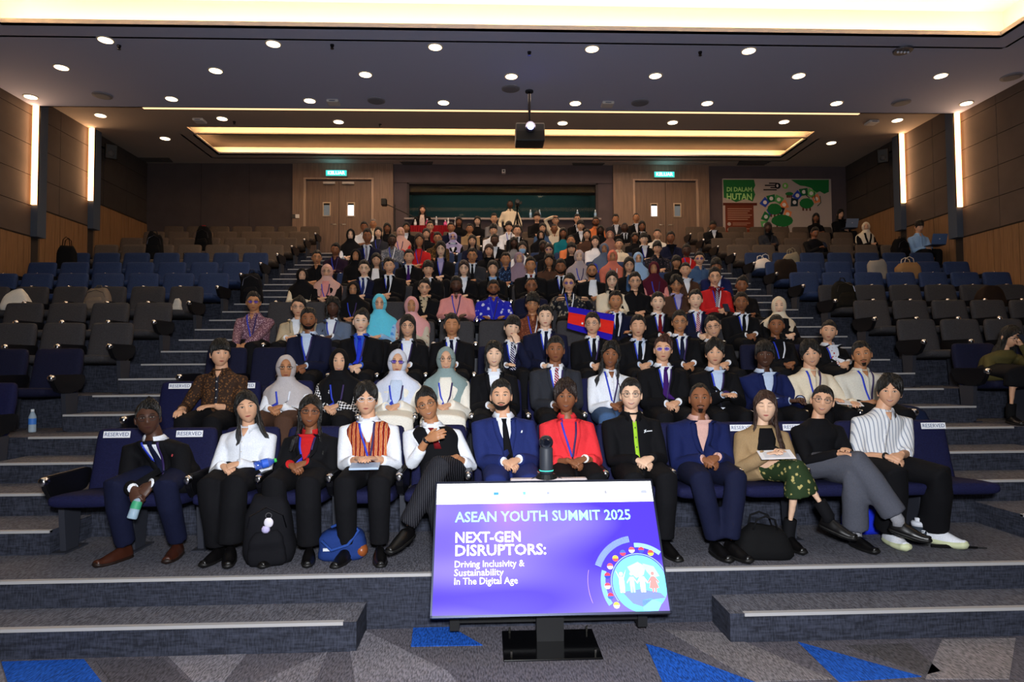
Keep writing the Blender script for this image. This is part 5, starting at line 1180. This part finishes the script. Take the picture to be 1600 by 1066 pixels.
P(5, 829, 415, 'm', 3, 'short', ('suit', 'black', 'white', 'dark red'), '', bl=1.08, desc='black suit with dark red tie, sixth row')
P(5, 876, 418, 'm', 4, 'short', ('suit', 'black', 'white', 'black'), 'wb', desc='black suit with white lanyard behind patterned shirt, sixth row')
P(5, 925, 424, 'm', 3, 'recede', ('cardigan', 'black', 'white'), 'gb', desc='black jacket worn open over white shirt, sixth row')
P(5, 983, 415, 'f', 2, 'long', ('cardigan', 'black', 'denim blue'), 'g', desc='black cardigan over denim blue shirt, sixth row')
P(5, 1022, 421, 'f', 3, 'hijab:maroon', ('dress', 'pink'), 'l', drape=.6, desc='long maroon headscarf over pink sleeves')
P(5, 1071, 422, 'f', 2, 'tied', ('suit', 'brown', 'white'), '', desc='dark brown blazer behind lavender shirt, sixth row')
P(5, 1119, 417, 'm', 4, 'fringe', ('suit', 'deep blue', 'white'), '', desc='dark blue blazer behind the bright red jacket')
# far rows: row chosen from the head height
for a in ((495,403,'m',3,'short',('shirt','black'),'g'), (524,391,'m',4,'side',('shirt','dark purple'),'l'), (556,401,'f',3,'hijab:black',('dress','black'),''), (588,407,'f',2,'long',('cardigan','black','white'),''),
          (639,402,'m',2,'short',('suit','black','white','purple'),''), (689,390,'f',1,'long',('suit','black','lavender'),'lg'), (738,400,'m',3,'short',('suit','charcoal','white','black'),'g'), (764,392,'f',2,'long:#2a1010',('suit','black','black'),''),
          (790,406,'m',3,'short',('shirt',('batik','#16223c','#44608a',30)),'s'), (811,405,'f',2,'hijab:mauve',('dress','black'),''), (858,408,'f',3,'wavy',('shirt','brown'),'s'), (905,402,'f',1,'hijab:#a49aa0',('dress','black'),'l'),
          (893,389,'f',2,'bangs',('plain','black'),''), (858,391,'f',2,'long',('suit','black','white'),'G'), (849,385,'f',5,'long',('plain','black'),''), (816,388,'f',2,'long',('plain','white'),'m'), (803,380,'f',5,'long',('plain','grey'),'s'),
          (773,376,'m',5,'short',('suit','black','white'),''), (684,373,'m',3,'short',('shirt',('batik','#3a2a18','#6a5028',30)),'gs'), (666,366,'f',2,'long',('plain','black'),''), (672,354,'m',2,'short',('shirt','dark red'),'g'),
          (708,371,'f',2,'hijab:lavender',('suit','black','white'),'G'), (705,356,'m',3,'short',('suit','navy','white'),''), (717,347,'f',4,'long',('plain','black'),''), (734,358,'m',3,'short',('shirt','tan'),''), (746,346,'f',1,'long',('plain','black'),''),
          (738,377,'f',2,'long',('plain','navy'),'s'), (771,360,'m',2,'fringe',('shirt','white'),'s'), (772,342,'m',2,'short',('shirt','grey'),''), (795,355,'m',2,'fringe',('shirt','white'),'l'), (808,361,'m',2,'short',('suit','black','white','black'),''),
          (839,340,'m',2,'fringe',('plain','black'),''), (868,345,'f',2,'tied',('plain','cream'),'', 'up'), (848,357,'f',2,'long',('shirt','denim blue'),'s'), (845,369,'f',2,'hijab:black',('dress','black'),'g'), (866,358,'m',4,'buzz',('shirt','cream'),''),
          (880,365,'f',4,'long',('plain','teal'),'s'), (892,377,'m',3,'recede',('shirt','orange'),''), (902,343,'m',2,'short',('suit','black','white'),'g'), (907,353,'m',2,'fringe',('suit','black','white'),''), (917,367,'f',2,'long',('plain','brown'),''),
          (930,378,'f',1,'long',('plain','white'),'s'), (931,347,'m',4,'short',('shirt','orange'),'gb'), (938,360,'f',5,'long',('plain','black'),''), (953,369,'f',2,'hijab:#8a6258',('dress','black'),''), (944,390,'f',3,'hijab:slate',('plain','bright blue'),''),
          (962,343,'m',3,'short',('suit','charcoal','white'),''), (994,341,'m',3,'buzz',('suit','black','white'),''), (976,356,'m',5,'buzz',('suit','black','white','black'),''), (1003,354,'f',4,'long',('suit','black','white'),''), (992,372,'f',4,'long',('plain','black'),''),
          (1006,374,'m',1,'fringe',('suit','black','white'),'ls'), (967,382,'f',2,'tied',('shirt','cream'),''), (1027,366,'f',2,'tied',('shirt','off-white'),''), (1048,372,'m',4,'short',('suit','navy','black'),''), (1027,388,'m',2,'fringe',('shirt',('batik','#1a1a22','#4a4048',26)),''),
          (957,402,'f',3,'hijab:salmon',('dress','salmon'),'w'), (997,405,'f',2,'hijab:sky blue',('dress','denim blue'),'g'), (1073,392,'m',5,'short',('plain','red'),'w'), (1093,405,'m',2,'short',('shirt','denim blue'),'G'), (1057,410,'f',3,'bangs',('plain','black'),''),
          (569,355,'m',4,'short',('shirt','white'),''), (583,350,'m',3,'short:#8a8078',('shirt','cream'),''), (605,357,'f',4,'long',('plain','black'),''), (591,364,'f',1,'long',('plain','charcoal'),'ls'), (574,370,'m',4,'short',('suit','navy','white','striped navy'),'w'),
          (548,368,'f',1,'hijab:black',('dress','white'),''), (613,376,'m',5,'short',('shirt',('batik','#565c68','#8e8e94',40)),'wgs'), (626,364,'f',2,'hijab:blush',('plain','red'),'ls'), (635,356,'f',3,'long',('suit','black','white'),''), (655,376,'f',3,'long:#33201a',('plain','red'),'ls')):
    P(None, *a[:7], **({'arms': a[7]} if len(a) > 7 else {}))
# sitters among the side block seats, the people standing at the back, the one at the right-hand block
P(11, 1114, 353, 'm', 4, 'fringe', ('suit', 'black', 'white'), '', desc='black suit and white shirt seated by the double door beside the mural')
P(10, 1200, 356, 'f', 5, 'long', ('suit', 'charcoal', 'black'), '', desc='charcoal blazer seated in front of the mural')
P(12, 1275, 341, 'f', 4, 'wavy', ('plain', 'black'), '', desc='black top sitting against the mural edge')
P(12, 1313, 335, 'f', 2, 'long', ('suit', 'black', 'black'), '', nolook=18, desc='black blazer working on a laptop beside the mural')
P(10, 1353, 355, 'f', 2, 'hijab:cream', ('suit', 'black', 'cream'), '', desc='cream headscarf and black jacket in the block beside the mural-side wall')
P(9, 1273, 364, 'm', 4, 'short', ('plain', 'black'), '', bl=1.1, nolook=27, arms='phone', desc='black T-shirt looking down at a phone')
P(9, 1436, 355, 'm', 2, 'fringe', ('shirt', 'sky blue'), '', nolook=18, desc='light blue shirt behind an open laptop')
P(2, 1578, 527, 'f', 2, 'long', ('plain', 'olive'), 'g', own=1, lod=0, fwd=.10, Y=7.06, rx=5.25, feet=1, arms=((-.10, -.42, .53), (.10, -.30, .86)), hands=((D((0, -.35, -1)), D((0, -1, .3)), .35), (D((-.5, -.3, .6)), D((.3, .7, .5)), .85)), bot='skirt', hem=.3, sock='#0b0b0e', nolook=22, yaw=8, desc='olive sweater and black skirt looking at a phone beside the aisle')
P(12, 660, 328, 'f', 2, 'long', ('cardigan', 'black', ('floral', '#c0b0ac', '#8a3a44', 40)), '', stand=1, hipz=.92, hcd=1.50, arms='hang', Y=17.42, desc='black jacket over floral top standing behind the red table')
P(12, 797, 320, 'm', 5, 'buzz', ('shirt', 'cream'), '', stand=1, hipz=.95, hcd=1.58, arms='hang', Y=17.45, desc='cream shirt standing behind the tripod camera')
# ---- labels
def colname(c):
    if isinstance(c, tuple): return 'patterned'
    for n_, h in CN.items():
        if c == n_ or c == h: return n_
    return 'light'
def describe(p, level):
    T = p['top']; c = colname(T[1])
    g = {'suit': '%s suit' % c, 'shirt': '%s shirt' % c, 'plain': '%s top' % c, 'dress': '%s top' % c, 'cardigan': '%s cardigan' % c, 'vest': '%s vest' % c}[T[0]]
    if T[0] == 'suit' and len(T) > 3: g += ' and %s tie' % T[3]
    elif T[0] in ('suit', 'cardigan') and T[2] != T[1]: g += ' over %s shirt' % colname(T[2])
    if p['hair'].startswith('hijab'): h = p['hair'].split(':')[1]; g = '%s headscarf and %s' % (colname(h) if colname(h) != 'light' else 'dusty', g)
    if 'm' in p['fl']: g += ' and blue face mask'
    if level > 0 and ('g' in p['fl'] or 'G' in p['fl']): g += ', glasses'
    if level > 0 and 'w' in p['fl']: g += ', white lanyard'
    elif level > 0 and 'l' in p['fl']: g += ', blue lanyard'
    return g
def nw(t): return len(t.replace(',', ' ').split())
for p in PEOPLE:
    if p['k'] is None: p.update(auto=1, k=8, ax=at_y(p['hx'], p['hy'], 13).x)
    else: p['ax'] = at_y(p['hx'], p['hy'], 4.418+p['k']+.64).x
    TAKEN.setdefault(p['k'], []).append(p['ax'])
for ps_ in range(5):
    for p in PEOPLE:
        p['pass'] = ps_
        if p.get('auto') or ps_ == 4: prep(p)
run_jobs()
# unique labels: look first, then row, then the neighbour
for p in PEOPLE:
    if 'desc' in p: p['label'] = 'person in '+p['desc']
    else: p['label'] = 'person in %s, %s row' % (describe(p, 1), ORD[p['k']])
for rnd_ in range(2):
    cnt = {}
    for p in PEOPLE: cnt.setdefault(p['label'], []).append(p)
    for lab, ps in cnt.items():
        if len(ps) > 1:
            for p in ps:
                near = sorted((q for q in PEOPLE if q is not p and q['k'] == p['k']), key=lambda q: abs(q['root'].x-p['root'].x))
                if rnd_ < len(near):
                    d_ = describe(near[rnd_], 0) if 'desc' not in near[rnd_] else ' '.join(near[rnd_]['desc'].split()[:3])
                    t_ = 'person in %s, %s row, beside %s' % (describe(p, 0), ORD[p['k']], d_)
                    if nw(t_) > 16: t_ = 'person in %s, beside %s' % (describe(p, 0), d_)
                    p['label'] = ' '.join(t_.split()[:16]).rstrip(',')
cnt = {}
for p in PEOPLE:
    if nw(p['label']) > 16: p['label'] = ' '.join(p['label'].split()[:16]).rstrip(',')
    cnt.setdefault(p['label'], []).append(p)
for lab, ps in cnt.items():
    if len(ps) > 1:
        for p in ps: p['group'] = 'sitters in '+lab[10:40]
for p in PEOPLE: p['obj'] = assemble(p)

# ---- seats named by who sits there, or by their count from the aisle
NTH = ['first', 'second', 'third', 'fourth', 'fifth', 'sixth', 'seventh', 'eighth', 'ninth', 'tenth', 'eleventh', 'twelfth', 'thirteenth', 'fourteenth']
for o, k, x, side, idx, lab in SEATS:
    if lab: continue
    blk = {'centre': 'centre block', 'away': 'block away from the mural', 'mural': 'mural-side block'}[side]
    o['label'] = '%s seat, %s row, %s, %s from %s' % (ROWNAME[k], ORD[k], blk, NTH[idx], 'the mural-side aisle' if side == 'centre' else 'the aisle')
# ================================================================ PROPS
def bag_mb(w_, d_, h_, seed=0, e=.6, n=9, pinch=.75):
    m = MB(); rings = []
    for i in range(n+1):
        t = i/n; k_ = (.84, .96, 1)[min(i, 2)]*lerp(1, pinch, t**1.6)*(1 if i < n-1 else .9 if i == n-1 else .72)
        rings.append([(x+.012*noise.noise(Vector((x*9, seed, t*4))), y+.016*noise.noise(Vector((seed, y*9, t*5))), h_*t*(1+.14*t*noise.noise(Vector((x*7+seed, y*5, 3))))) for x, y, _ in super_ring(0, 0, 0, w_/2*k_, d_/2*k_, 22, e)])
    m.loft(rings); return m
def backpack(label, loc, rz, col, w_=.32, d_=.2, h_=.44, accent='#1a1a20', tilt=0, group=None, charm=False):
    t = thing('backpack', label, 'backpack', loc, rz, group); t.rotation_euler = (tilt, 0, rz); m = mat(col, 'cloth')
    bag_mb(w_, d_, h_, sum(map(ord, label)) % 50).obj('main_body', m, t, True)
    o = bag_mb(w_*.74, d_*.35, h_*.5, 3).obj('front_pocket', m, t, True); o.location = (0, -d_*.47, .02)
    MB().tube([(-.05, 0, h_*.97), (-.03, 0, h_+.05), (.03, 0, h_+.05), (.05, 0, h_*.97)], .009, 6).obj('top_handle', mat(accent, 'cloth'), t, True)
    for s_ in (-1, 1): MB().tube([(s_*.07, d_*.38, h_*.93), (s_*.1, d_*.66, h_*.6), (s_*.11, d_*.48, .06)], [(.022, .006)]*3, 6).obj('shoulder_strap', mat(accent, 'cloth'), t, True)
    MB().tube([(-w_*.36, -d_*.40, h_*.58), (-w_*.3, -d_*.44, h_*.78), (0, -d_*.4, h_*.9), (w_*.3, -d_*.44, h_*.78), (w_*.36, -d_*.40, h_*.58)], .004, 5).obj('zip', mat('#3a3a42', 'metal'), t)
    if charm:
        MB().tube([(.02+.02*math.cos(a), -d_*.56, h_*.80+.02*math.sin(a)) for a in [2*PI*i/12 for i in range(13)]], .0025, 5, False).obj('key_ring', mat('#d0d0d4', 'metal'), t)
        MB().ball((.02, -d_*.58, h_*.70), (.032, .012, .036)).obj('charm', mat('#d8d4e0', 'plain'), t, True); MB().ball((.0, -d_*.58, h_*.60), (.03, .012, .03), 7, 5).obj('charm', mat('#b8b0d8', 'plain'), t, True)
    return t
def tote(label, loc, rz, col, w_=.34, d_=.16, h_=.32, handles=True, name='tote_bag', cat='bag', tilt=0, hcol=None, flat=.9):
    t = thing(name, label, cat, loc, rz); t.rotation_euler = (tilt, 0, rz)
    bag_mb(w_, d_, h_, sum(map(ord, label)) % 50, .55, 9, flat).obj('bag_body', cmat(col) if col in CN else mat(col, 'cloth'), t, True)
    if handles:
        for s_ in (-1, 1): MB().tube([(-w_*.2, s_*d_*.25, h_*.92), (-w_*.15, s_*d_*.3, h_*1.25), (0, s_*d_*.3, h_*1.36), (w_*.15, s_*d_*.3, h_*1.25), (w_*.2, s_*d_*.25, h_*.92)], .008, 6).obj('handle', mat(hcol or col, 'cloth') if not (hcol or col) in CN else cmat(hcol or col), t, True)
    return t
def bottle(label, loc, rot, h_=.2, r_=.032, col='#a8c8e8', cap='#e8eef4', lab='#2a6ad0', group=None):
    t = thing('water_bottle', label, 'bottle', loc, 0, group); t.rotation_euler = rot
    MB().tube([(0, 0, 0), (0, 0, .008), (0, 0, h_*.3), (0, 0, h_*.66), (0, 0, h_*.82), (0, 0, h_*.9)], [r_*.9, r_, r_*.97, r_, r_*.6, r_*.42], 16).obj('bottle_body', mat(col, 'lens'), t, True)
    MB().tube([(0, 0, h_*.34), (0, 0, h_*.6)], r_*1.02, 16, False).obj('bottle_label', mat(lab, 'plain'), t, True); MB().tube([(0, 0, h_*.89), (0, 0, h_)], r_*.46, 12).obj('bottle_cap', mat(cap, 'plain'), t, True)
    return t
PF = plat(0)
q = at_z(418, 886, PF); backpack('black backpack with keychain charms on the front row floor', (q.x-.03, q.y+.14, PF), .15, '#101015', .36, .24, .47, '#14204a', .12, None, True)
q = at_z(530, 878, PF)
t = tote('blue denim handbag with brown corner on the front row floor', (q.x, q.y+.1, PF), .1, '#1c336e', .34, .2, .2, False, 'denim_bag')
MB().tube([(-.13, -.1, .15), (-.06, -.13, .09), (.05, -.12, .12), (.12, -.06, .2), (.04, .02, .26), (-.08, 0, .22)], .011, 6).obj('strap', mat('#27458c', 'cloth'), t, True)
MB().ball((.14, -.04, .06), (.045, .06, .05)).obj('leather_corner', mat('#8a4a24', 'leather'), t, True)
MB().box(-.12, -.07, -.112, -.1, .08, .1).obj('label_patch', mat('#c8ccd4', 'plain'), t)
q = at_z(1205, 878, PF); tote('slumped black tote bag on the floor beside the black loafers', (q.x, q.y+.13, PF), -.1, '#0b0b0d', .42, .24, .22, True, hcol='#0d0d10', flat=.6)
q = at_z(1350, 838, PF); tote('bright blue bag under the seats behind the crossed grey trousers', (q.x+.05, q.y+.1, PF), .05, '#1a2ec8', .34, .14, .24, False)
q = at_z(1441, 850, PF); t = thing('shaker_bottle', 'dark grey shaker bottle with white lid between the white sneakers', 'bottle', (q.x, q.y+.03, PF))
MB().tube([(0, 0, 0), (0, 0, .01), (0, 0, .13)], [.042, .046, .05], 20).obj('cup', mat('#27303c', 'plain'), t, True); MB().tube([(0, 0, .13), (0, 0, .155), (0, 0, .165)], [.054, .054, .046], 20).obj('lid', mat('#c9ccd6', 'plain'), t, True)
MB().tube([(0, 0, .165), (0, 0, .19)], [.03, .028], 14).obj('cap', mat('#d4d6de', 'plain'), t, True)
me = text_mesh('hdt', .05, name='lettering', bold=.001); me.transform(Matrix.Translation((0, -.0505, .075)) @ Matrix.Rotation(PI/2, 4, 'X') @ Matrix.Rotation(-PI/2, 4, 'Z')); mobj('lettering', me, mat('#d8dce4', 'plain'), t)
q = at_z(1455, 856, PF); t = thing('folded_umbrella', 'thin black folded umbrella lying beside the shaker bottle', 'umbrella', (q.x, q.y, PF+.015)); MB().tube([(0, 0, 0), (.12, -.03, 0), (.3, -.07, 0)], [.012, .014, .008], 8).obj('canopy_roll', mat('#0a0a0c', 'cloth'), t, True); MB().tube([(.3, -.07, 0), (.36, -.085, 0)], .006, 6).obj('handle', mat('#1a1a1c', 'plain'), t)
bottle('small clear water bottle held by the person leaning forward', (-2.93, 4.55, PF+.34), (-.25, .2, 0), .2, .033, '#b8d4e8', '#dfe6ee', '#3a9a70')
bottle('blue and green sports bottle lying on a front row armrest', (-2.20, 4.83, PF+.645), (0, 1.35, .5), .16, .034, '#2a58c8', '#3ac050', '#2f60d0')
q = at_z(46, 676, plat(2)); bottle('clear water bottle standing on the aisle step by the navy seats', (q.x, q.y+.04, plat(2)), (0, 0, 0), .24, .036, '#c4d8ea', '#e8eef4', '#3a78d0')
def flat_thing(name, label, cat, p_obj, off, size, col, rot=(0, 0, 0), part='sheet'):
    t = thing(name, label, cat, Vector(p_obj['root'])+Vector(off)); t.rotation_euler = rot; w_, d_, h_ = size
    rbox(-w_/2, w_/2, -d_/2, d_/2, 0, h_, min(h_*.3, .004), 2).obj(part, mat(col, 'plain'), t); return t
byhx = {p['hx']: p for p in PEOPLE}
t = flat_thing('notebook', 'pale blue notebook on the lap of the patterned vest wearer', 'book', byhx[572], (0, -.33, .645), (.21, .15, .016), '#a8bcd8', (.12, 0, .08), 'cover'); MB().box(-.1, .1, -.07, .07, .003, .013).obj('pages', mat('#e6e6e2', 'plain'), t)
t = flat_thing('paper_sheet', 'white paper sheet on the lap of the tan jacket wearer', 'paper', byhx[1196], (-.02, -.34, .70), (.24, .17, .003), '#e9ebf2', (.25, -.05, -.2)); MB().box(-.09, .09, -.06, .06, .0031, .0034).obj('print', mat('#cfd3dc', 'plain'), t)
t = flat_thing('paper_sheet', 'white papers in the hands of the cream shirt wearer', 'paper', byhx[1267], (.16, -.33, .66), (.22, .16, .004), '#e4e2e6', (.2, .1, -.3)); MB().box(-.08, .08, -.05, .05, .0041, .0044).obj('print', mat('#cfd3dc', 'plain'), t)
for hx, lab, off, rot in ((1117, 'black phone in the hands of the pale blue shirt wearer', (.0, -.40, .72), (.9, 0, 0)), (1578, 'black phone held by the olive sweater wearer', (.03, -.40, .90), (.9, 0, .2)), (1273, 'dark phone held by the black T-shirt sitter', (0, -.40, .76), (.9, 0, 0))):
    t = flat_thing('mobile_phone', lab, 'phone', byhx[hx], off, (.075, .15, .009), '#0a0a0d', rot, 'case'); MB().box(-.034, .034, -.07, .07, .009, .0095).obj('screen', mat('#20283a', 'gloss'), t)
def laptop(label, p_obj, off, col):
    t = thing('laptop', label, 'laptop', Vector(p_obj['root'])+Vector(off)); rbox(-.165, .165, -.12, .12, 0, .014, .004, 2).obj('base', mat(col, 'metal', None, .45), t)
    o = rbox(-.165, .165, -.006, .006, 0, .23, .004, 2).obj('lid', mat(col, 'plain', None, .4), t); o.location = (0, -.12, .012); o.rotation_euler = (.3, 0, 0); MB().tube([(0, -.0065, .12), (0, -.0072, .12)], .014, 10).obj('emblem', mat('#c8ccd4', 'plain'), o)
    MB().box(-.14, .14, -.08, .05, .014, .0155).obj('keyboard', mat('#15161a', 'plain'), t)
laptop('silver-blue open laptop on the lap beside the mural', byhx[1313], (0, -.38, .70), '#6f7f98'); laptop('blue-covered open laptop of the light blue shirt sitter', byhx[1436], (.05, -.40, .74), '#4a648e')
# ---- flag held between two sitters
fp = [at_y(x, y, 7.62) for x, y in ((890, 479), (960, 492), (956, 533), (886, 513))]
fg = thing('national_flag', 'blue and red striped flag with white temple held by two sitters', 'flag', fp[3])
def fpt(u, v, off=0):
    a = fp[0].lerp(fp[1], u); b = fp[3].lerp(fp[2], u); q = b.lerp(a, v)-fp[3]; q.y += .02*math.sin(u*9+v*2)-off; return q
for nm, v0, v1, c in (('stripe', 0, .25, '#2416a8'), ('stripe', .25, .75, '#d8281e'), ('stripe', .75, 1, '#2416a8')):
    m = MB(); r0 = [fpt(i/16, v0) for i in range(17)]; r05 = [fpt(i/16, (v0+v1)/2) for i in range(17)]; r1 = [fpt(i/16, v1) for i in range(17)]; bk = Vector((0, .006, 0))
    m.loft([r0, r05, r1, [q+bk for q in r1], [q+bk for q in r05], [q+bk for q in r0], r0], False, closed=False); m.obj(nm, mat(c, 'cloth'), fg, True)
tw = [(.30, .34), (.70, .34), (.70, .42), (.64, .42), (.64, .52), (.60, .58), (.56, .52), (.54, .52), (.50, .68), (.46, .52), (.44, .52), (.40, .58), (.36, .52), (.36, .42), (.30, .42)]
m = MB(); m.add([fpt(u, v, .006) for u, v in tw]+[fpt(u, v, -.002) for u, v in tw], [tuple(range(15)), tuple(range(29, 14, -1))]+[(i, i+15, (i+1) % 15+15, (i+1) % 15) for i in range(15)]); m.obj('temple_emblem', mat('#e6e6ea', 'plain'), fg)
# ---- back of the hall: table with red cloth, bottles, tripod camera, boom stand
ZB = plat(12)
tb = thing('buffet_table', 'table with a red pleated cloth at the back of the hall', 'table', (-1.85, 16.82, ZB)); MB().box(-.72, .72, -.3, .3, .70, .735).obj('tabletop', mat('#7a1018', 'cloth'), tb)
m = MB(); prof = [(-.73+1.46*i/48, -.31-.012*(i % 2)) for i in range(49)]; m.loft([[(x, y, z) for x, y in prof] for z in (.02, .74)], False, closed=False); m.loft([[(x, y+.01, z) for x, y in prof] for z in (.02, .74)], False, closed=False); m.obj('skirting', mat('#8c1420', 'cloth'), tb)
for x in (-.66, .66):
    for y in (-.25, .25): MB().box(x-.02, x+.02, y-.02, y+.02, 0, .7).obj('leg', mat('#2a2a2c', 'metal'), tb)
for i, (x, c, r_) in enumerate(((-.5, '#d8dde2', .035), (-.2, '#c04a80', .04), (.05, '#c8d0d8', .03), (.28, '#e060a0', .045), (.36, '#d8dce0', .03), (.55, '#d0d4da', .032))):
    bottle('small %s bottle on the red-clothed table' % ('pink' if i in (1, 3) else 'pale'), (-1.85+x, 16.7+.08*(i % 2), ZB+.735), (0, 0, 0), .2+.04*(i % 3), r_, c, '#e0e0e4', c, 'bottles on the red table')
for px in (829, 843, 902, 930): q = at_y(px, 338, YB-.06); bottle('clear water bottle standing on the booth window sill', (q.x, YB-.08, 5.81), (0, 0, 0), .24, .034, '#b8d4ea', '#e0e8f0', '#88b0d8', 'bottles on the booth sill')
tc = at_y(808, 322, 16.85); tp_ = thing('video_tripod', 'black video camera on a tall tripod in front of the booth', 'tripod', (tc.x, 16.85, ZB)); hz = tc.z-ZB
for an in (90, 210, 330):
    a = math.radians(an); MB().tube([(0, 0, hz-.2), (.17*math.cos(a), .17*math.sin(a), hz*.45), (.30*math.cos(a), .30*math.sin(a), 0)], [.022, .018, .012], 8).obj('leg', mat('#0a0a0c', 'plain'), tp_)
MB().tube([(0, 0, hz*.5), (0, 0, hz)], .018, 8).obj('column', mat('#101012', 'metal'), tp_); MB().tube([(0, 0, hz), (.15, .2, hz-.18)], .008, 6).obj('pan_handle', mat('#0c0c0e', 'plain'), tp_)
rbox(-.06, .06, -.16, .14, hz, hz+.13, .015, 2).obj('camera_body', mat('#0b0b0d', 'plain'), tp_); MB().tube([(0, -.16, hz+.065), (0, -.26, hz+.065)], [.045, .05], 14).obj('camera_lens', mat('#15151a', 'gloss'), tp_); MB().box(.06, .13, -.02, 0, hz+.05, hz+.12).obj('viewfinder', mat('#0d0d10', 'plain'), tp_); MB().tube([(0, -.1, hz+.13), (0, -.1, hz+.18), (0, .08, hz+.18), (0, .08, hz+.13)], .009, 6).obj('top_handle', mat('#0b0b0d', 'plain'), tp_)
bs = thing('microphone_boom_stand', 'black boom stand leaning by the wooden pillar at the back', 'stand', (-2.95, 17.2, ZB)); MB().tube([(0, 0, 0), (0, 0, 1.45)], .016, 8).obj('pole', mat('#0a0a0c', 'plain'), bs); MB().tube([(-.3, 0, 1.5), (.62, -.1, 1.05)], .012, 8).obj('boom', mat('#0a0a0c', 'plain'), bs)
for an in (30, 150, 270): a = math.radians(an); MB().tube([(0, 0, .12), (.3*math.cos(a), .3*math.sin(a), 0.0)], .012, 6).obj('leg', mat('#0c0c0e', 'plain'), bs)
rbox(-.36, -.22, -.1, .1, 1.42, 1.6, .02, 2).obj('lamp_head', mat('#08080a', 'plain'), bs)
# ---- belongings on the side seats (set on the seat pans)
def on_seat(side, k, px): 
    x = at_y(px, 480, 4.418+k+.55).x; i = max(0, min(6, round((abs(x)-XS)/SP-.5))); return Vector((side*(XS+SP*(i+.5)), 4.418+k+.60, plat(k)+.462))
q = on_seat(-1, 5, 42); tote('crumpled white cloth bag on a grey seat near the wood-slat wall', q, .2, '#c9c8c4', .44, .26, .34, False, flat=.4)
q = on_seat(-1, 5, 172); backpack('beige backpack on a grey seat of the block away from the mural', q, 0, '#6e6258', .40, .2, .36, '#5a5048', -.1)
q = on_seat(-1, 9, 240); backpack('black backpack slumped on a brown seat of the block away from the mural', q, .3, '#0b0b0d', .36, .22, .62)
q = on_seat(-1, 10, 331); backpack('black backpack with red mark on a brown seat near the back', q, 0, '#0c0b0d', .4, .24, .60, '#a01820')
q = Vector((-4.55, 12.75, plat(7)+R_)); backpack('large black backpack standing in the aisle away from the mural', Vector((-4.75, 11.75, plat(7))), .2, '#0c0d12', .40, .26, .60)
q = on_seat(-1, 8, 102); tote('small black bag on a blue seat by the wooden wall', q, .3, '#0b0b0d', .34, .22, .50, True)
q = on_seat(-1, 5, 268); tote('small white pouch on a grey seat of the block away from the mural', q, 0, '#b5b3ae', .14, .12, .2, False, flat=.5)
q = on_seat(-1, 9, 288); t = thing('mobile_phone', 'phone with lit screen leaning on a brown seat back', 'phone', q+Vector((0, .1, .02))); rbox(-.05, .05, -.006, .006, 0, .2, .005, 2).obj('case', mat('#111', 'plain'), t); MB().box(-.02, .044, -.0075, -.0062, .02, .18).obj('screen', mat('#9fb4d0', 'emit', None, None, .7), t); t.rotation_euler = (-.15, 0, 0); 
q = on_seat(1, 5, 1303); backpack('black backpack propped on a grey seat of the mural-side block', q, 0, '#15130f', .40, .2, .46, '#1a1814', -.12)
q = on_seat(1, 7, 1215); tote('dark brown jacket bundle hung over a blue seat of the mural-side block', q, 0, '#241a14', .42, .22, .42, False, 'folded_jacket', 'jacket')
q = on_seat(1, 8, 1185); tote('white plastic bag on a blue seat beside the mural-side aisle', q, .2, '#d6cfca', .44, .3, .24, True, flat=.5)
q = on_seat(1, 8, 1238); tote('beige cloth tote on a blue seat of the mural-side block', q, 0, '#8f836c', .34, .2, .34, True)
q = on_seat(1, 7, 1366); tote('pale grey paper carrier bag on a blue seat', q, .1, '#8d8780', .36, .2, .40, False, flat=.95)
q = on_seat(1, 7, 1402); tote('tan leather handbag with round handles on a blue seat', q, 0, '#94714c', .5, .2, .34, True, hcol='#c8b8a4')
q = on_seat(1, 5, 1540); tote('brown bag on a grey seat by the mural-side wall', q, 0, '#241812', .5, .26, .36, False, flat=.6)
q = on_seat(1, 9, 1470); backpack('black backpack on the seat beside the laptop sitter', q, .2, '#0a0a0c', .40, .26, .50)
q = at_z(1398, 640, plat(1)); tote('dark blue bag on the floor at the end of the second row', Vector((3.55, 6.0, plat(1)+.45)), 0, '#101a34', .3, .3, .16, False, flat=.6)
